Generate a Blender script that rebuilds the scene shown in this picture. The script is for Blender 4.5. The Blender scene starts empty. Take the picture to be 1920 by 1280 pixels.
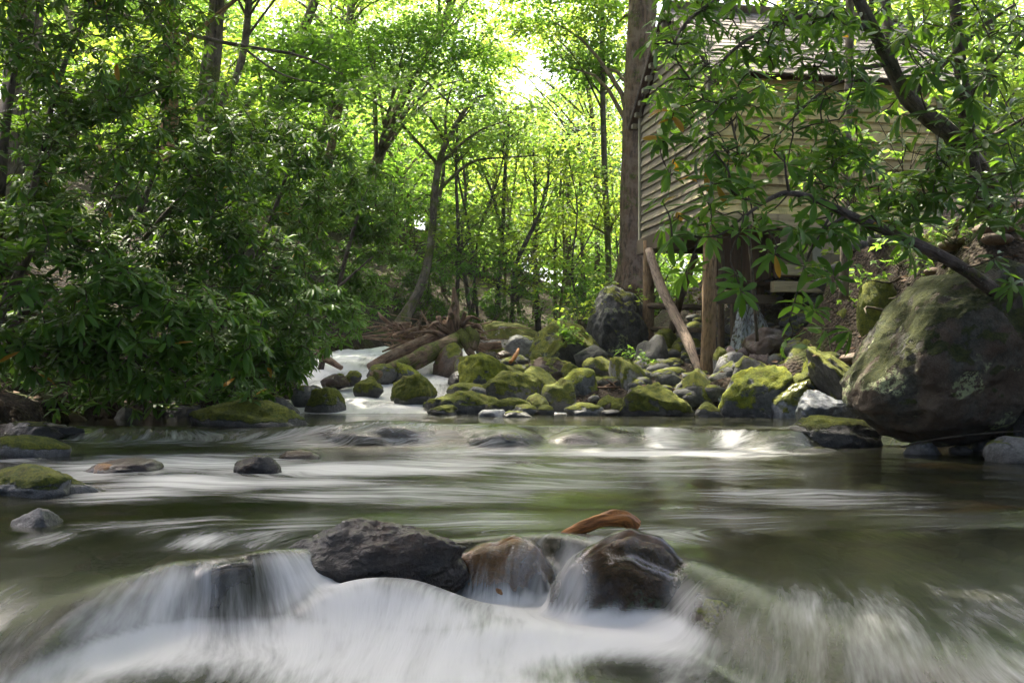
import bpy, bmesh, math, random
import numpy as np
from mathutils import Vector, Matrix
from mathutils.bvhtree import BVHTree

random.seed(7); RNG = np.random.default_rng(7)
C = bpy.context.scene.collection
SC = bpy.context.scene

# ------------------------------------------------------------------ camera, sky, sun, exposure
F = 2027.0                 # focal length in photo pixels (38 mm on a 36 mm sensor)
HY = 700.0                 # photo row of the horizon
CZ = 0.69                  # camera height over the middle pool
cam_d = bpy.data.cameras.new('camera'); cam = bpy.data.objects.new('camera', cam_d); C.objects.link(cam)
cam.location = (0, 0, CZ); cam.rotation_euler = (math.pi/2, 0, 0)
cam_d.lens = F/1920*36; cam_d.sensor_width = 36; cam_d.shift_y = 60/1920
cam_d.clip_start = 0.05; cam_d.clip_end = 2000
cam_d.dof.use_dof = False
SC.camera = cam

SUN_EL, SUN_AZ = math.radians(60), math.radians(-28)      # azimuth from +Y (down the view), towards -X
w = bpy.data.worlds.new('World'); SC.world = w; w.use_nodes = True
nt = w.node_tree; nt.nodes.clear()
sky = nt.nodes.new('ShaderNodeTexSky'); sky.sky_type = 'NISHITA'; sky.sun_disc = False
sky.sun_elevation = SUN_EL; sky.sun_rotation = SUN_AZ; sky.air_density = .5; sky.dust_density = 5.0; sky.ozone_density = 0.0
bg = nt.nodes.new('ShaderNodeBackground'); bg.inputs['Strength'].default_value = 0.15
wo = nt.nodes.new('ShaderNodeOutputWorld')
nt.links.new(sky.outputs[0], bg.inputs[0]); nt.links.new(bg.outputs[0], wo.inputs[0])
sd = bpy.data.lights.new('sun', 'SUN'); sun = bpy.data.objects.new('sun', sd); C.objects.link(sun)
sd.energy = 3.5; sd.angle = math.radians(0.6); sd.color = (1.0, 0.92, 0.76)
sdir = Vector((math.sin(SUN_AZ)*math.cos(SUN_EL), math.cos(SUN_AZ)*math.cos(SUN_EL), math.sin(SUN_EL)))
sun.rotation_euler = sdir.to_track_quat('Z', 'Y').to_euler()
vs = SC.view_settings; vs.view_transform = 'Standard'; vs.look = 'None'; vs.gamma = 1.0; vs.exposure = 2.75; vs.use_curve_mapping = False
cy = SC.cycles; cy.use_denoising = True; cy.max_bounces = 10; cy.diffuse_bounces = 6; cy.glossy_bounces = 3
cy.transmission_bounces = 6; cy.transparent_max_bounces = 8; cy.caustics_reflective = False; cy.caustics_refractive = False
cy.sample_clamp_indirect = 6.0

# ------------------------------------------------------------------ helpers
def P(px, py, d):
    return np.array([(px-960)/F*d, d, CZ+(HY-py)/F*d])
def proj(p):
    p = np.asarray(p, float); y = np.maximum(p[..., 1], .01)
    return 960+F*p[..., 0]/y, HY-F*(p[..., 2]-CZ)/y

_perm = np.random.default_rng(3).permutation(256); _perm = np.concatenate([_perm, _perm])
_grad = np.random.default_rng(4).normal(size=(256, 3)); _grad /= np.linalg.norm(_grad, axis=1)[:, None]
def perlin(p):
    p = np.asarray(p, float); i = np.floor(p).astype(int); f = p-i; u = f*f*f*(f*(f*6-15)+10); i = i & 255
    out = 0
    for dx in (0, 1):
        for dy in (0, 1):
            for dz in (0, 1):
                h = _perm[_perm[_perm[(i[..., 0]+dx) & 255]+((i[..., 1]+dy) & 255)]+((i[..., 2]+dz) & 255)]
                g = _grad[h]; d = f-np.array([dx, dy, dz])
                wgt = (u[..., 0] if dx else 1-u[..., 0])*(u[..., 1] if dy else 1-u[..., 1])*(u[..., 2] if dz else 1-u[..., 2])
                out = out+wgt*(g*d).sum(-1)
    return out*1.6
def fbm(p, oct=4, gain=.5):
    a, s, o = 1.0, 1.0, 0
    p = np.asarray(p, float)
    for k in range(oct):
        o = o+a*perlin(p*s+k*17.3); a *= gain; s *= 2.03
    return o
def sstep(a, b, x):
    t = np.clip((np.asarray(x, float)-a)/(b-a), 0, 1); return t*t*(3-2*t)

def mesh_np(name, v, faces, mat=None, smooth=True, attrs=None, vattrs=None):
    """faces: one (n,k) array or a list of such arrays."""
    me = bpy.data.meshes.new(name)
    if not isinstance(faces, (list, tuple)) or isinstance(faces[0][0], int): faces = [faces]
    faces = [np.asarray(f, np.int32) for f in faces if len(f)]
    v = np.asarray(v, np.float32)
    nl = sum(f.size for f in faces); nf = sum(len(f) for f in faces)
    me.vertices.add(len(v)); me.vertices.foreach_set('co', v.ravel())
    me.loops.add(nl); me.loops.foreach_set('vertex_index', np.concatenate([f.ravel() for f in faces]))
    me.polygons.add(nf)
    tot = np.concatenate([np.full(len(f), f.shape[1], np.int32) for f in faces])
    st = np.concatenate([[0], np.cumsum(tot)[:-1]]).astype(np.int32)
    me.polygons.foreach_set('loop_start', st)
    try: me.polygons.foreach_set('loop_total', tot)
    except Exception: pass
    me.polygons.foreach_set('use_smooth', np.full(nf, bool(smooth)))
    for k, a in (attrs or {}).items():
        at = me.attributes.new(k, 'FLOAT', 'POINT'); at.data.foreach_set('value', np.asarray(a, np.float32).ravel())
    for k, a in (vattrs or {}).items():
        at = me.attributes.new(k, 'FLOAT_VECTOR', 'POINT'); at.data.foreach_set('vector', np.asarray(a, np.float32).ravel())
    if mat is not None: me.materials.append(mat)
    me.update(calc_edges=True)
    return me
def link(name, me, parent=None, loc=None):
    o = bpy.data.objects.new(name, me); C.objects.link(o)
    if parent is not None: o.parent = parent
    if loc is not None: o.location = Vector(loc)
    return o
def tag(o, label=None, cat=None, group=None, kind=None):
    if label: o['label'] = label
    if cat: o['category'] = cat
    if group: o['group'] = group
    if kind: o['kind'] = kind
    return o
def empty(name, loc, label, cat, group=None):
    o = bpy.data.objects.new(name, None); C.objects.link(o); o.location = Vector(loc); o.empty_display_size = .1
    return tag(o, label, cat, group)

def spline(pts, n):
    """Catmull-Rom through pts (k,>=3 columns)"""
    p = np.asarray(pts, float)
    if len(p) == 2: 
        t = np.linspace(0, 1, n)[:, None]; return p[0]*(1-t)+p[1]*t
    p = np.vstack([2*p[0]-p[1], p, 2*p[-1]-p[-2]])
    seg = len(p)-3; t = np.linspace(0, seg-1e-6, n); i = t.astype(int); f = (t-i)[:, None]
    a, b, c, d = p[i], p[i+1], p[i+2], p[i+3]
    return .5*(2*b+(c-a)*f+(2*a-5*b+4*c-d)*f*f+(3*b-a-3*c+d)*f**3)
def tube_arrays(pts, rad, sides=8, rough=0., seed=0, cap=True, lump=3.0):
    """A tapered limb along pts; returns verts, quads, caps(list of n-gons as arrays), bark coordinate"""
    pts = np.asarray(pts, float); n = len(pts); rad = np.broadcast_to(np.asarray(rad, float), (n,))
    t = np.gradient(pts, axis=0); t /= np.linalg.norm(t, axis=1)[:, None]+1e-9
    ref = np.array([0, 0, 1.]) if abs(t[:, 2]).mean() < .8 else np.array([0, 1., 0])
    a = np.cross(t, ref); a /= np.linalg.norm(a, axis=1)[:, None]+1e-9; b = np.cross(t, a)
    th = np.linspace(0, 2*math.pi, sides, endpoint=False)
    ring = a[:, None]*np.cos(th)[None, :, None]+b[:, None]*np.sin(th)[None, :, None]
    L = np.concatenate([[0], np.cumsum(np.linalg.norm(np.diff(pts, axis=0), axis=1))])
    tc = np.stack([np.broadcast_to(np.cos(th), (n, sides))*rad[:, None], np.broadcast_to(np.sin(th), (n, sides))*rad[:, None], np.broadcast_to(L[:, None], (n, sides))], -1)
    r = np.broadcast_to(rad[:, None], (n, sides)).copy()
    if rough:
        q = np.stack([np.cos(th)[None]*lump+0*L[:, None]+seed*3.1, np.sin(th)[None]*lump+0*L[:, None], L[:, None]*.9/np.maximum(rad.mean(), .03)*.25+0*th[None]], -1)
        r = r*(1+rough*fbm(q, 3))
    v = (pts[:, None]+ring*r[..., None]).reshape(-1, 3)
    i = np.arange(n-1)[:, None]*sides; j = np.arange(sides)[None]; j2 = (j+1) % sides
    q = np.stack([i+j, i+j2, i+sides+j2, i+sides+j], -1).reshape(-1, 4)
    tcv = tc.reshape(-1, 3)
    tris = np.zeros((0, 3), int)
    if cap:
        nv = len(v); v = np.vstack([v, pts[:1]-t[:1]*rad[0]*.15, pts[-1:]+t[-1:]*rad[-1]*.15]); tcv = np.vstack([tcv, tcv[:1]*0, tcv[-1:]*[0, 0, 1]])
        jj = np.arange(sides)
        tris = np.vstack([np.stack([np.full(sides, nv), (jj+1) % sides, jj], 1), np.stack([np.full(sides, nv+1), (n-1)*sides+jj, (n-1)*sides+(jj+1) % sides], 1)])
    return v, q, tris, tcv
class Tubes:
    def __init__(s): s.v, s.q, s.t, s.tc, s.n = [], [], [], [], 0
    def add(s, pts, rad, sides=8, rough=0., seed=0, n=None, cap=True, lump=3.0):
        pts = np.asarray(pts, float)
        if n:
            rad = np.interp(np.linspace(0, 1, n), np.linspace(0, 1, len(np.atleast_1d(rad))), np.atleast_1d(rad)); pts = spline(pts, n)
        v, q, t, tc = tube_arrays(pts, rad, sides, rough, seed, cap, lump)
        s.v.append(v); s.q.append(q+s.n); s.t.append(t+s.n); s.tc.append(tc); s.n += len(v)
        return pts
    def mesh(s, name, mat, off=(0, 0, 0)):
        return mesh_np(name, np.vstack(s.v)-np.asarray(off), [np.vstack(s.q), np.vstack(s.t)], mat, True, vattrs={'bark': np.vstack(s.tc)})

# leaf templates: verts (x across, y along, z up), triangles
DIA_V = np.array([[0, 0, 0], [-.5, .42, .07], [0, 1, -.08], [.5, .42, .07]]); DIA_F = np.array([[0, 3, 2], [0, 2, 1]])
MAP_V = np.array([[0, 0, 0], [-.55, .38, .05], [-.2, .62, .0], [0, 1, -.1], [.2, .62, 0], [.55, .38, .05], [-.25, .05, .02], [.25, .05, .02]])
MAP_F = np.array([[0, 2, 6], [6, 2, 1], [0, 7, 4], [7, 5, 4], [0, 4, 2], [2, 4, 3]])
def rh_template(droop, cup, rows=((.2, .28), (.45, .46), (.68, .5), (.87, .33))):
    v = [[0, 0, 0]]
    for t, wd in rows:
        z = -droop*t*t
        v += [[-wd, t, z+cup*wd], [0, t, z], [wd, t, z+cup*wd]]
    v.append([0, 1, -droop])
    f = [[0, 2, 1], [0, 3, 2]]
    m = len(rows)
    for k in range(m-1):
        a = 1+3*k; b = a+3
        f += [[a, a+1, b+1], [a, b+1, b], [a+1, a+2, b+2], [a+1, b+2, b+1]]
    f += [[3*m-2, 3*m-1, 3*m+1], [3*m-1, 3*m, 3*m+1]]
    return np.array(v, float), np.array(f)
def leaf_arrays(org, dirs, nrm, length, width, tv, tf, rnd=None):
    n = len(org); dirs = dirs/(np.linalg.norm(dirs, axis=1)[:, None]+1e-9)
    side = np.cross(dirs, nrm); side /= np.linalg.norm(side, axis=1)[:, None]+1e-9; up = np.cross(side, dirs)
    length = np.broadcast_to(length, (n,)); width = np.broadcast_to(width, (n,))
    v = org[:, None]+side[:, None]*(tv[None, :, 0:1]*width[:, None, None])+dirs[:, None]*(tv[None, :, 1:2]*length[:, None, None])+up[:, None]*(tv[None, :, 2:3]*length[:, None, None])
    f = tf[None]+(np.arange(n)*len(tv))[:, None, None]
    if rnd is None: rnd = RNG.random(n)
    return v.reshape(-1, 3), f.reshape(-1, 3), np.repeat(rnd, len(tv))

# ------------------------------------------------------------------ materials
def new_mat(name):
    m = bpy.data.materials.new(name); m.use_nodes = True; nt = m.node_tree; nt.nodes.clear()
    out = nt.nodes.new('ShaderNodeOutputMaterial'); return m, nt, out
class N:
    """small node-graph helper"""
    def __init__(s, nt): s.nt = nt
    def node(s, t, **kw):
        n = s.nt.nodes.new(t)
        for k, v in kw.items(): setattr(n, k, v)
        return n
    def set(s, sock, v):
        if hasattr(v, 'is_output') or isinstance(v, bpy.types.NodeSocket): s.nt.links.new(v, sock)
        elif v is not None:
            if isinstance(v, tuple) and len(v) == 3 and sock.type == 'RGBA': v = (*v, 1)
            sock.default_value = v
    def noise(s, vec, scale, detail=4, rough=.55, dist=0.):
        n = s.node('ShaderNodeTexNoise'); s.set(n.inputs['Vector'], vec); n.inputs['Scale'].default_value = scale
        n.inputs['Detail'].default_value = detail; n.inputs['Roughness'].default_value = rough; n.inputs['Distortion'].default_value = dist
        return n.outputs['Fac']
    def voro(s, vec, scale, feat='F1'):
        n = s.node('ShaderNodeTexVoronoi'); n.feature = feat; s.set(n.inputs['Vector'], vec); n.inputs['Scale'].default_value = scale
        return n.outputs['Distance']
    def math(s, op, a, b=None, clamp=False):
        n = s.node('ShaderNodeMath', operation=op, use_clamp=clamp); s.set(n.inputs[0], a)
        if b is not None: s.set(n.inputs[1], b)
        return n.outputs[0]
    def ramp(s, x, a, b, lo=0., hi=1.):
        n = s.node('ShaderNodeMapRange', interpolation_type='SMOOTHSTEP'); s.set(n.inputs[0], x)
        for k, v in enumerate((a, b, lo, hi)): s.set(n.inputs[k+1], v)
        return n.outputs[0]
    def mix(s, f, a, b, mode='MIX'):
        n = s.node('ShaderNodeMix', data_type='RGBA', blend_type=mode); s.set(n.inputs['Factor'], f); s.set(n.inputs['A'], None); 
        s.set(n.inputs[6], a); s.set(n.inputs[7], b); return n.outputs[2]
    def mapping(s, vec, scale):
        n = s.node('ShaderNodeMapping'); s.set(n.inputs['Vector'], vec); n.inputs['Scale'].default_value = scale; return n.outputs[0]
    def attr(s, name): return s.node('ShaderNodeAttribute', attribute_name=name)
    def obj(s): return s.node('ShaderNodeTexCoord').outputs['Object']
    def orand(s): return s.node('ShaderNodeObjectInfo').outputs['Random']
    def bump(s, h, strength, dist, nrm=None):
        n = s.node('ShaderNodeBump'); s.set(n.inputs['Height'], h); n.inputs['Strength'].default_value = strength; n.inputs['Distance'].default_value = dist
        if nrm is not None: s.set(n.inputs['Normal'], nrm)
        return n.outputs[0]
    def bsdf(s, col, rough, nrm=None, spec=.5, coat=0.):
        n = s.node('ShaderNodeBsdfPrincipled'); s.set(n.inputs['Base Color'], col); s.set(n.inputs['Roughness'], rough)
        if nrm is not None: s.set(n.inputs['Normal'], nrm)
        s.set(n.inputs['Specular IOR Level'], spec)
        if coat: n.inputs['Coat Weight'].default_value = coat; n.inputs['Coat Roughness'].default_value = .12
        return n.outputs[0]
    def hsv(s, col, h=.5, sat=1., val=1.):
        n = s.node('ShaderNodeHueSaturation'); s.set(n.inputs['Hue'], h); s.set(n.inputs['Saturation'], sat); s.set(n.inputs['Value'], val); s.set(n.inputs['Color'], col); return n.outputs[0]

def rock_mat(name, base, base2, moss=.5, rough=.75, wet=0., lichen=0., brown=0., mosscol=((.065, .088, .009), (.215, .225, .018)), speck=0.):
    m, nt, out = new_mat(name); g = N(nt); co = g.obj()
    loc = g.node('ShaderNodeObjectInfo').outputs['Location']
    va = g.node('ShaderNodeVectorMath', operation='ADD'); g.set(va.inputs[0], co); g.set(va.inputs[1], loc); co = va.outputs[0]
    n1 = g.noise(co, 3.0, 6, .62); n2 = g.noise(co, 22, 6, .65); n3 = g.noise(co, 90, 3, .6)
    col = g.mix(g.ramp(n1, .35, .66), base, base2)
    col = g.mix(g.ramp(n2, .35, .75), col, tuple(c*.45 for c in base), 'MIX')
    col = g.mix(g.ramp(n3, .5, .75, 0, .5), col, tuple(min(1, c*1.45) for c in base2))
    if brown: col = g.mix(g.math('MULTIPLY', g.ramp(g.noise(co, 2.2, 5, .6), .42, .6), brown), col, (.13, .062, .026))
    if speck:
        col = g.mix(g.ramp(g.voro(co, 38), .35, .1, 0, speck), col, (.33, .33, .32))
    if lichen:
        lm = g.math('MULTIPLY', g.ramp(g.noise(co, 2.4, 3, .5), .56, .6), g.ramp(g.noise(co, 26, 5, .7), .46, .54))
        col = g.mix(g.math('MULTIPLY', lm, lichen), col, (.30, .34, .17))
    orr = g.orand(); wl = g.attr('wet').outputs['Fac']; col = g.hsv(col, .5, 1., g.ramp(orr, 0, 1, .7, 1.25))
    geo = g.node('ShaderNodeNewGeometry'); sep = g.node('ShaderNodeSeparateXYZ'); nt.links.new(geo.outputs['Normal'], sep.inputs[0])
    nz = sep.outputs['Z']
    mm = g.math('ADD', g.math('MULTIPLY', nz, .42), g.math('ADD', g.math('MULTIPLY', g.noise(co, 4.2, 6, .6), 1.5), g.math('SUBTRACT', g.math('MULTIPLY', g.math('FRACT', g.math('MULTIPLY', orr, 7.31)), .55), g.math('ADD', .30, g.math('MULTIPLY', wl, .6)))))
    mask = g.ramp(mm, 1.32-moss*.85, 1.46-moss*.85)
    fn = g.noise(co, 55, 5, .75); cl = g.noise(co, 11, 4, .65)
    mc = g.mix(g.ramp(g.math('ADD', g.math('MULTIPLY', fn, .6), g.math('MULTIPLY', cl, .6)), .46, .78), mosscol[0], mosscol[1])
    mc = g.mix(g.ramp(g.noise(co, 6, 3), .55, .72, 0, .45), mc, (.06, .042, .014))
    if moss > 0: col = g.mix(mask, col, mc)
    col = g.mix(g.math('MULTIPLY', wl, .62), col, (.012, .011, .009))
    h = g.math('ADD', g.math('MULTIPLY', n2, .7), g.math('MULTIPLY', n3, .4))
    hm = g.math('ADD', g.math('MULTIPLY', fn, 1.6), g.math('MULTIPLY', cl, 1.6))
    hh = g.node('ShaderNodeMix', data_type='FLOAT'); g.set(hh.inputs[0], mask); g.set(hh.inputs[2], h); g.set(hh.inputs[3], hm)
    b = g.bump(hh.outputs[0] if moss > 0 else h, .9, .028)
    r = g.node('ShaderNodeMix', data_type='FLOAT'); g.set(r.inputs[0], mask); g.set(r.inputs[2], g.ramp(wl, 0, 1, rough, .3)); r.inputs[3].default_value = .95
    s = g.bsdf(col, r.outputs[0] if moss > 0 else rough, b, .5, wet)
    nt.links.new(s, out.inputs[0]); return m

def bark_mat(name, a, b, moss=0., scale=1., lich=0., rough=.9):
    m, nt, out = new_mat(name); g = N(nt); co = g.attr('bark').outputs['Vector']
    st = g.mapping(co, (26*scale, 26*scale, 4.5*scale))
    n1 = g.noise(st, 1.0, 6, .65, .4); n2 = g.noise(co, 30*scale, 5, .7); n3 = g.noise(co, 5, 4, .6)
    col = g.mix(g.ramp(n1, .34, .64), tuple(c*.35 for c in a), a); col = g.mix(g.ramp(n3, .4, .65), col, b, 'MIX')
    col = g.mix(g.ramp(n1, .3, .5, .75, 0), col, tuple(c*.2 for c in a))
    if lich: col = g.mix(g.ramp(g.noise(co, 34, 4, .7), .66-.1*lich, .72-.08*lich, 0, .8), col, (.33, .36, .27))
    if moss:
        ob = g.obj(); col = g.mix(g.ramp(g.math('ADD', g.noise(ob, 2.6, 5, .65), g.math('MULTIPLY', n2, .25)), .78-moss*.4, .9-moss*.4), col, g.mix(g.ramp(n2, .4, .65), (.04, .052, .008), (.11, .12, .015)))
    bp = g.bump(g.math('ADD', n1, g.math('MULTIPLY', n2, .35)), .9, .03/scale)
    nt.links.new(g.bsdf(col, rough, bp, .35), out.inputs[0]); return m

def leaf_mat(name, dark, light, trans, tf=.4, rough=.4, spec=.5, rnd_obj=False, under=None):
    m, nt, out = new_mat(name); g = N(nt)
    r = g.attr('rnd').outputs['Fac']
    if rnd_obj: r = g.math('FRACT', g.math('ADD', r, g.orand()))
    col = g.mix(r, dark, light); tcol = g.mix(r, tuple(c*.7 for c in trans), trans)
    if under:
        bf = g.node('ShaderNodeNewGeometry').outputs['Backfacing']; col = g.mix(bf, col, under)
    p = g.bsdf(col, rough, None, spec)
    t = g.node('ShaderNodeBsdfTranslucent'); g.set(t.inputs['Color'], tcol)
    mx = g.node('ShaderNodeMixShader'); mx.inputs[0].default_value = tf
    nt.links.new(p, mx.inputs[1]); nt.links.new(t.outputs[0], mx.inputs[2]); nt.links.new(mx.outputs[0], out.inputs[0]); return m

def wood_mat(name, a, b, grain, green=0., dark=.3, rough=.85):
    m, nt, out = new_mat(name); g = N(nt); co = g.obj(); r = g.orand()
    va = g.node('ShaderNodeVectorMath', operation='ADD'); g.set(va.inputs[0], co)
    cb = g.node('ShaderNodeCombineXYZ')
    for k in range(3): g.set(cb.inputs[k], g.math('MULTIPLY', r, 37.0+k*11))
    g.set(va.inputs[1], cb.outputs[0]); co2 = va.outputs[0]
    n1 = g.noise(g.mapping(co2, grain), 1., 6, .65, .3); n2 = g.noise(co2, 3.5, 5, .6); n3 = g.noise(co2, 40, 4, .6)
    col = g.mix(g.ramp(n1, .3, .68), tuple(c*.5 for c in a), a); col = g.mix(g.ramp(n2, .38, .66), col, b)
    col = g.mix(g.ramp(n1, .25, .42, dark, 0), col, (.03, .024, .016))
    col = g.mix(g.ramp(n3, .62, .75, 0, .35), col, (.05, .04, .028))
    if green: col = g.mix(g.ramp(g.noise(co2, 1.6, 5, .65), .46, .66, 0, green), col, (.17, .185, .05))
    stn = g.noise(g.mapping(co2, (5.5, 5.5, .9)), 1., 5, .65); col = g.mix(g.ramp(stn, .54, .72, 0, .55), col, (.085, .07, .05))
    col = g.hsv(col, .5, 1., g.ramp(r, 0, 1, .6, 1.2))
    nt.links.new(g.bsdf(col, rough, g.bump(g.math('ADD', n1, g.math('MULTIPLY', n3, .3)), .7, .012), .3), out.inputs[0]); return m

M = {}
M['moss'] = rock_mat('mossy_stone', (.085, .08, .07), (.16, .155, .14), .9)
M['mossbright'] = rock_mat('bright_mossy_stone', (.10, .105, .11), (.18, .19, .20), .86, mosscol=((.10, .135, .01), (.30, .32, .016)))
M['half'] = rock_mat('half_mossy_stone', (.11, .11, .105), (.22, .22, .21), .62)
M['grey'] = rock_mat('grey_stone', (.11, .11, .11), (.22, .215, .205), .25)
M['pale'] = rock_mat('pale_stone', (.30, .27, .24), (.46, .42, .38), .55, mosscol=((.07, .08, .01), (.17, .17, .02)))
M['wet'] = rock_mat('wet_dark_stone', (.013, .0115, .010), (.028, .024, .020), .06, .26, 0, 0, .4, speck=.12)
M['wetbrown'] = rock_mat('wet_brown_stone', (.04, .023, .013), (.075, .043, .024), .0, .32, .25, .0, .6)
M['orange'] = rock_mat('orange_stone', (.5, .2, .045), (.6, .29, .08), 0, .3, 0)
M['pink'] = rock_mat('pinkish_stone', (.2, .14, .12), (.33, .24, .21), 0, .6)
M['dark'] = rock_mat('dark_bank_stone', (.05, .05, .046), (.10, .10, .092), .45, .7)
M['blue'] = rock_mat('wet_blue_grey_stone', (.14, .15, .17), (.24, .26, .29), .38, .3, .3)
M['lichen'] = rock_mat('lichen_boulder', (.036, .035, .026), (.085, .082, .062), .72, .8, 0, .8, .3, mosscol=((.026, .036, .006), (.075, .085, .012)))
M['lich2'] = rock_mat('mossy_lichen_boulder', (.06, .06, .056), (.12, .12, .115), .62, .8, 0, .9)
M['brownmoss'] = rock_mat('brown_mossy_stone', (.07, .05, .035), (.13, .095, .07), .45, .6, 0, 0, .5)
M['yellowlichen'] = rock_mat('wet_brown_lichen_stone', (.2, .085, .028), (.28, .13, .045), .0, .24, 0, .8, .25)
M['bed'] = rock_mat('stream_bed_stone', (.12, .075, .035), (.2, .13, .07), 0, .6, 0, 0, .5)
M['bark'] = bark_mat('grey_brown_bark', (.16, .12, .085), (.2, .165, .13), .12, 1., .3)
M['barkbig'] = bark_mat('furrowed_brown_bark', (.17, .105, .065), (.20, .14, .10), .25, .6, .25)
M['barkmoss'] = bark_mat('mossy_bark', (.13, .10, .07), (.17, .14, .10), .5, 1., .2)
M['barkorange'] = bark_mat('orange_brown_bark', (.26, .15, .06), (.2, .13, .06), .35, .8, .1)
M['barkdark'] = bark_mat('dark_slim_bark', (.075, .06, .047), (.11, .09, .07), .2, 1.2, .1)
M['rhbark'] = bark_mat('rhododendron_bark', (.10, .075, .058), (.14, .11, .09), .18, 1.6, .45)
M['twig'] = bark_mat('twig_bark', (.10, .075, .05), (.13, .11, .07), .0, 2.)
M['drift'] = bark_mat('driftwood', (.21, .125, .08), (.28, .20, .145), .12, 1.3)
M['driftmoss'] = bark_mat('mossy_driftwood', (.15, .095, .06), (.2, .145, .10), .6, 1.3)
M['stick'] = bark_mat('wet_orange_wood', (.60, .24, .06), (.42, .15, .04), 0, 2.2, 0, .4)
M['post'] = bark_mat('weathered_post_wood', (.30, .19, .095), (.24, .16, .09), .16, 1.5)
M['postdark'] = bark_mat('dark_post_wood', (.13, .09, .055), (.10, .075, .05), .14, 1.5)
M['brace'] = bark_mat('grey_split_brace', (.33, .25, .19), (.28, .21, .16), 0, 1.6)
M['board_u'] = wood_mat('weathered_siding', (.70, .55, .24), (.62, .49, .24), (2.2, 40, 40), .55)
M['board_v'] = wood_mat('grey_siding', (.33, .27, .185), (.27, .235, .17), (40, 2.2, 40), .45, .7)
M['trim'] = wood_mat('corner_board', (.36, .32, .22), (.30, .28, .2), (40, 40, 2.5), .3)
M['shingle'] = wood_mat('grey_shingle', (.37, .325, .285), (.43, .385, .345), (40, 40, 9), .15)
M['shingle'] = wood_mat('grey_shingle', (.27, .235, .20), (.32, .285, .25), (40, 6, 6), .12)
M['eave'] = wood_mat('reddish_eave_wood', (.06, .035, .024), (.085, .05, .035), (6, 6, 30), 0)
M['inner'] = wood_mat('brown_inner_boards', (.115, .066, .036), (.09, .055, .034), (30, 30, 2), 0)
M['panel'] = wood_mat('tan_panel_boards', (.36, .29, .17), (.31, .25, .15), (2.5, 30, 30), .1)
M['rh'] = leaf_mat('rhododendron_leaf', (.028, .072, .009), (.064, .15, .02), (.2, .38, .025), .3, .46, .2, True, (.045, .075, .03))
M['rhb'] = leaf_mat('fresh_rhododendron_leaf', (.034, .088, .011), (.075, .17, .022), (.22, .44, .03), .36, .42, .24, True, (.06, .10, .035))
M['rhl'] = leaf_mat('sunny_evergreen_leaf', (.035, .09, .014), (.07, .15, .022), (.24, .48, .03), .45, .42, .25, True, (.07, .12, .04))
M['rhy'] = leaf_mat('dying_yellow_leaf', (.34, .22, .02), (.45, .2, .02), (.5, .3, .02), .35, .5, .3, True)
M['bright'] = leaf_mat('sunny_green_leaf', (.055, .13, .016), (.10, .18, .024), (.34, .57, .065), .6, .5, .3)
M['lime'] = leaf_mat('lime_green_leaf', (.08, .15, .014), (.13, .19, .02), (.45, .60, .06), .62, .5, .3)
M['shade'] = leaf_mat('shading_leaf', (.04, .065, .03), (.07, .095, .045), (.10, .15, .06), .3, .5, .2)  # dull leaf for crowns added to block light, passing little green
M['mid'] = leaf_mat('cool_green_leaf', (.05, .11, .03), (.10, .16, .05), (.34, .54, .08), .55, .45, .4)
M['litter'] = leaf_mat('fallen_leaf', (.10, .06, .035), (.2, .135, .09), (.2, .1, .04), .15, .8, .2)
# ------------------------------------------------------------------ the lie of the land
def water_level(y):
    return np.interp(y, [14, 14.35, 14.7, 16, 16.4, 17, 18, 20, 22, 26, 40, 80, 140], [.17, .24, .32, .41, .5, .56, .74, 1.0, 1.18, 1.45, 2.1, 4.2, 8.0])
def lip_up(x):       # crest of the upper ledge (Y), wavering across the stream
    return 10.35+.22*np.sin(x*1.9+.6)+.12*np.sin(x*4.3)+.45*sstep(-1.9, -3.6, x)
def lip_front(x):    # crest of the front ledge
    return np.interp(x, [-3, -1.6, -1.38, -1.18, -.95, -.75, -.45, .1, .55, .8, 1.0, 1.15, 1.3, 2.2], [3.7, 3.72, 3.75, 3.98, 3.98, 4.15, 4.5, 4.55, 4.4, 3.8, 3.42, 3.2, 2.95, 2.8])
def wz(x, y):
    fall_u = .5-.1*np.sin(x*2.7)+.75*sstep(-1.6, -2.6, x)
    z = .17*sstep(0, 1, (y-(lip_up(x)-fall_u))/fall_u)
    z = np.where(y > 14, water_level(y), z)
    wf = np.interp(x, [-2, -1.5, -1.3, -1.1, -.5, .2, .7, 1.4], [1.7, 1.5, .8, .38, .36, .42, 1.2, 1.9])
    z = z-.20*(1-sstep(0, 1, (y-(lip_front(x)-wf))/wf))
    # water arching over drowned stones
    for px, d, rx, ry, h in ((395, 3.95, .42, .30, .012), (480, 3.85, .2, .22, .02), (1010, 4.42, .3, .2, .03), (705, 10.15, .62, .42, .075), (1000, 10.1, .85, .4, .07), (640, 8.2, .5, .4, .02), (990, 8.0, .3, .25, .03), (1250, 10.0, .25, .3, .03), (250, 7.5, .6, .4, .03), (1500, 3.7, .6, .35, .0)):
        z = z+h*np.exp(-(((x-(px-960)/F*d)/rx)**2+((y-d)/ry)**2))
    z = z+.155*np.exp(-(((x+.46)/.36)**2+((y-3.88)/.2)**2))+.05*np.exp(-(((x+.1)/.4)**2+((y-3.6)/.2)**2))            # boiling foam below the dark boulder
    q = np.stack([x*1.6, y*1.6, 0*x], -1)
    z = z+(.004+.008*sstep(4.2, 5.2, y))*fbm(q, 3)*sstep(11, 9.5, y)+.05*fbm(q*1.3+9, 3)*sstep(14, 15.2, y)+.008*fbm(q*2.2+4, 2)*sstep(4.4, 3.6, y)*sstep(.75, .35, x)*sstep(-1.5, -1.2, x)
    return z
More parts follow.
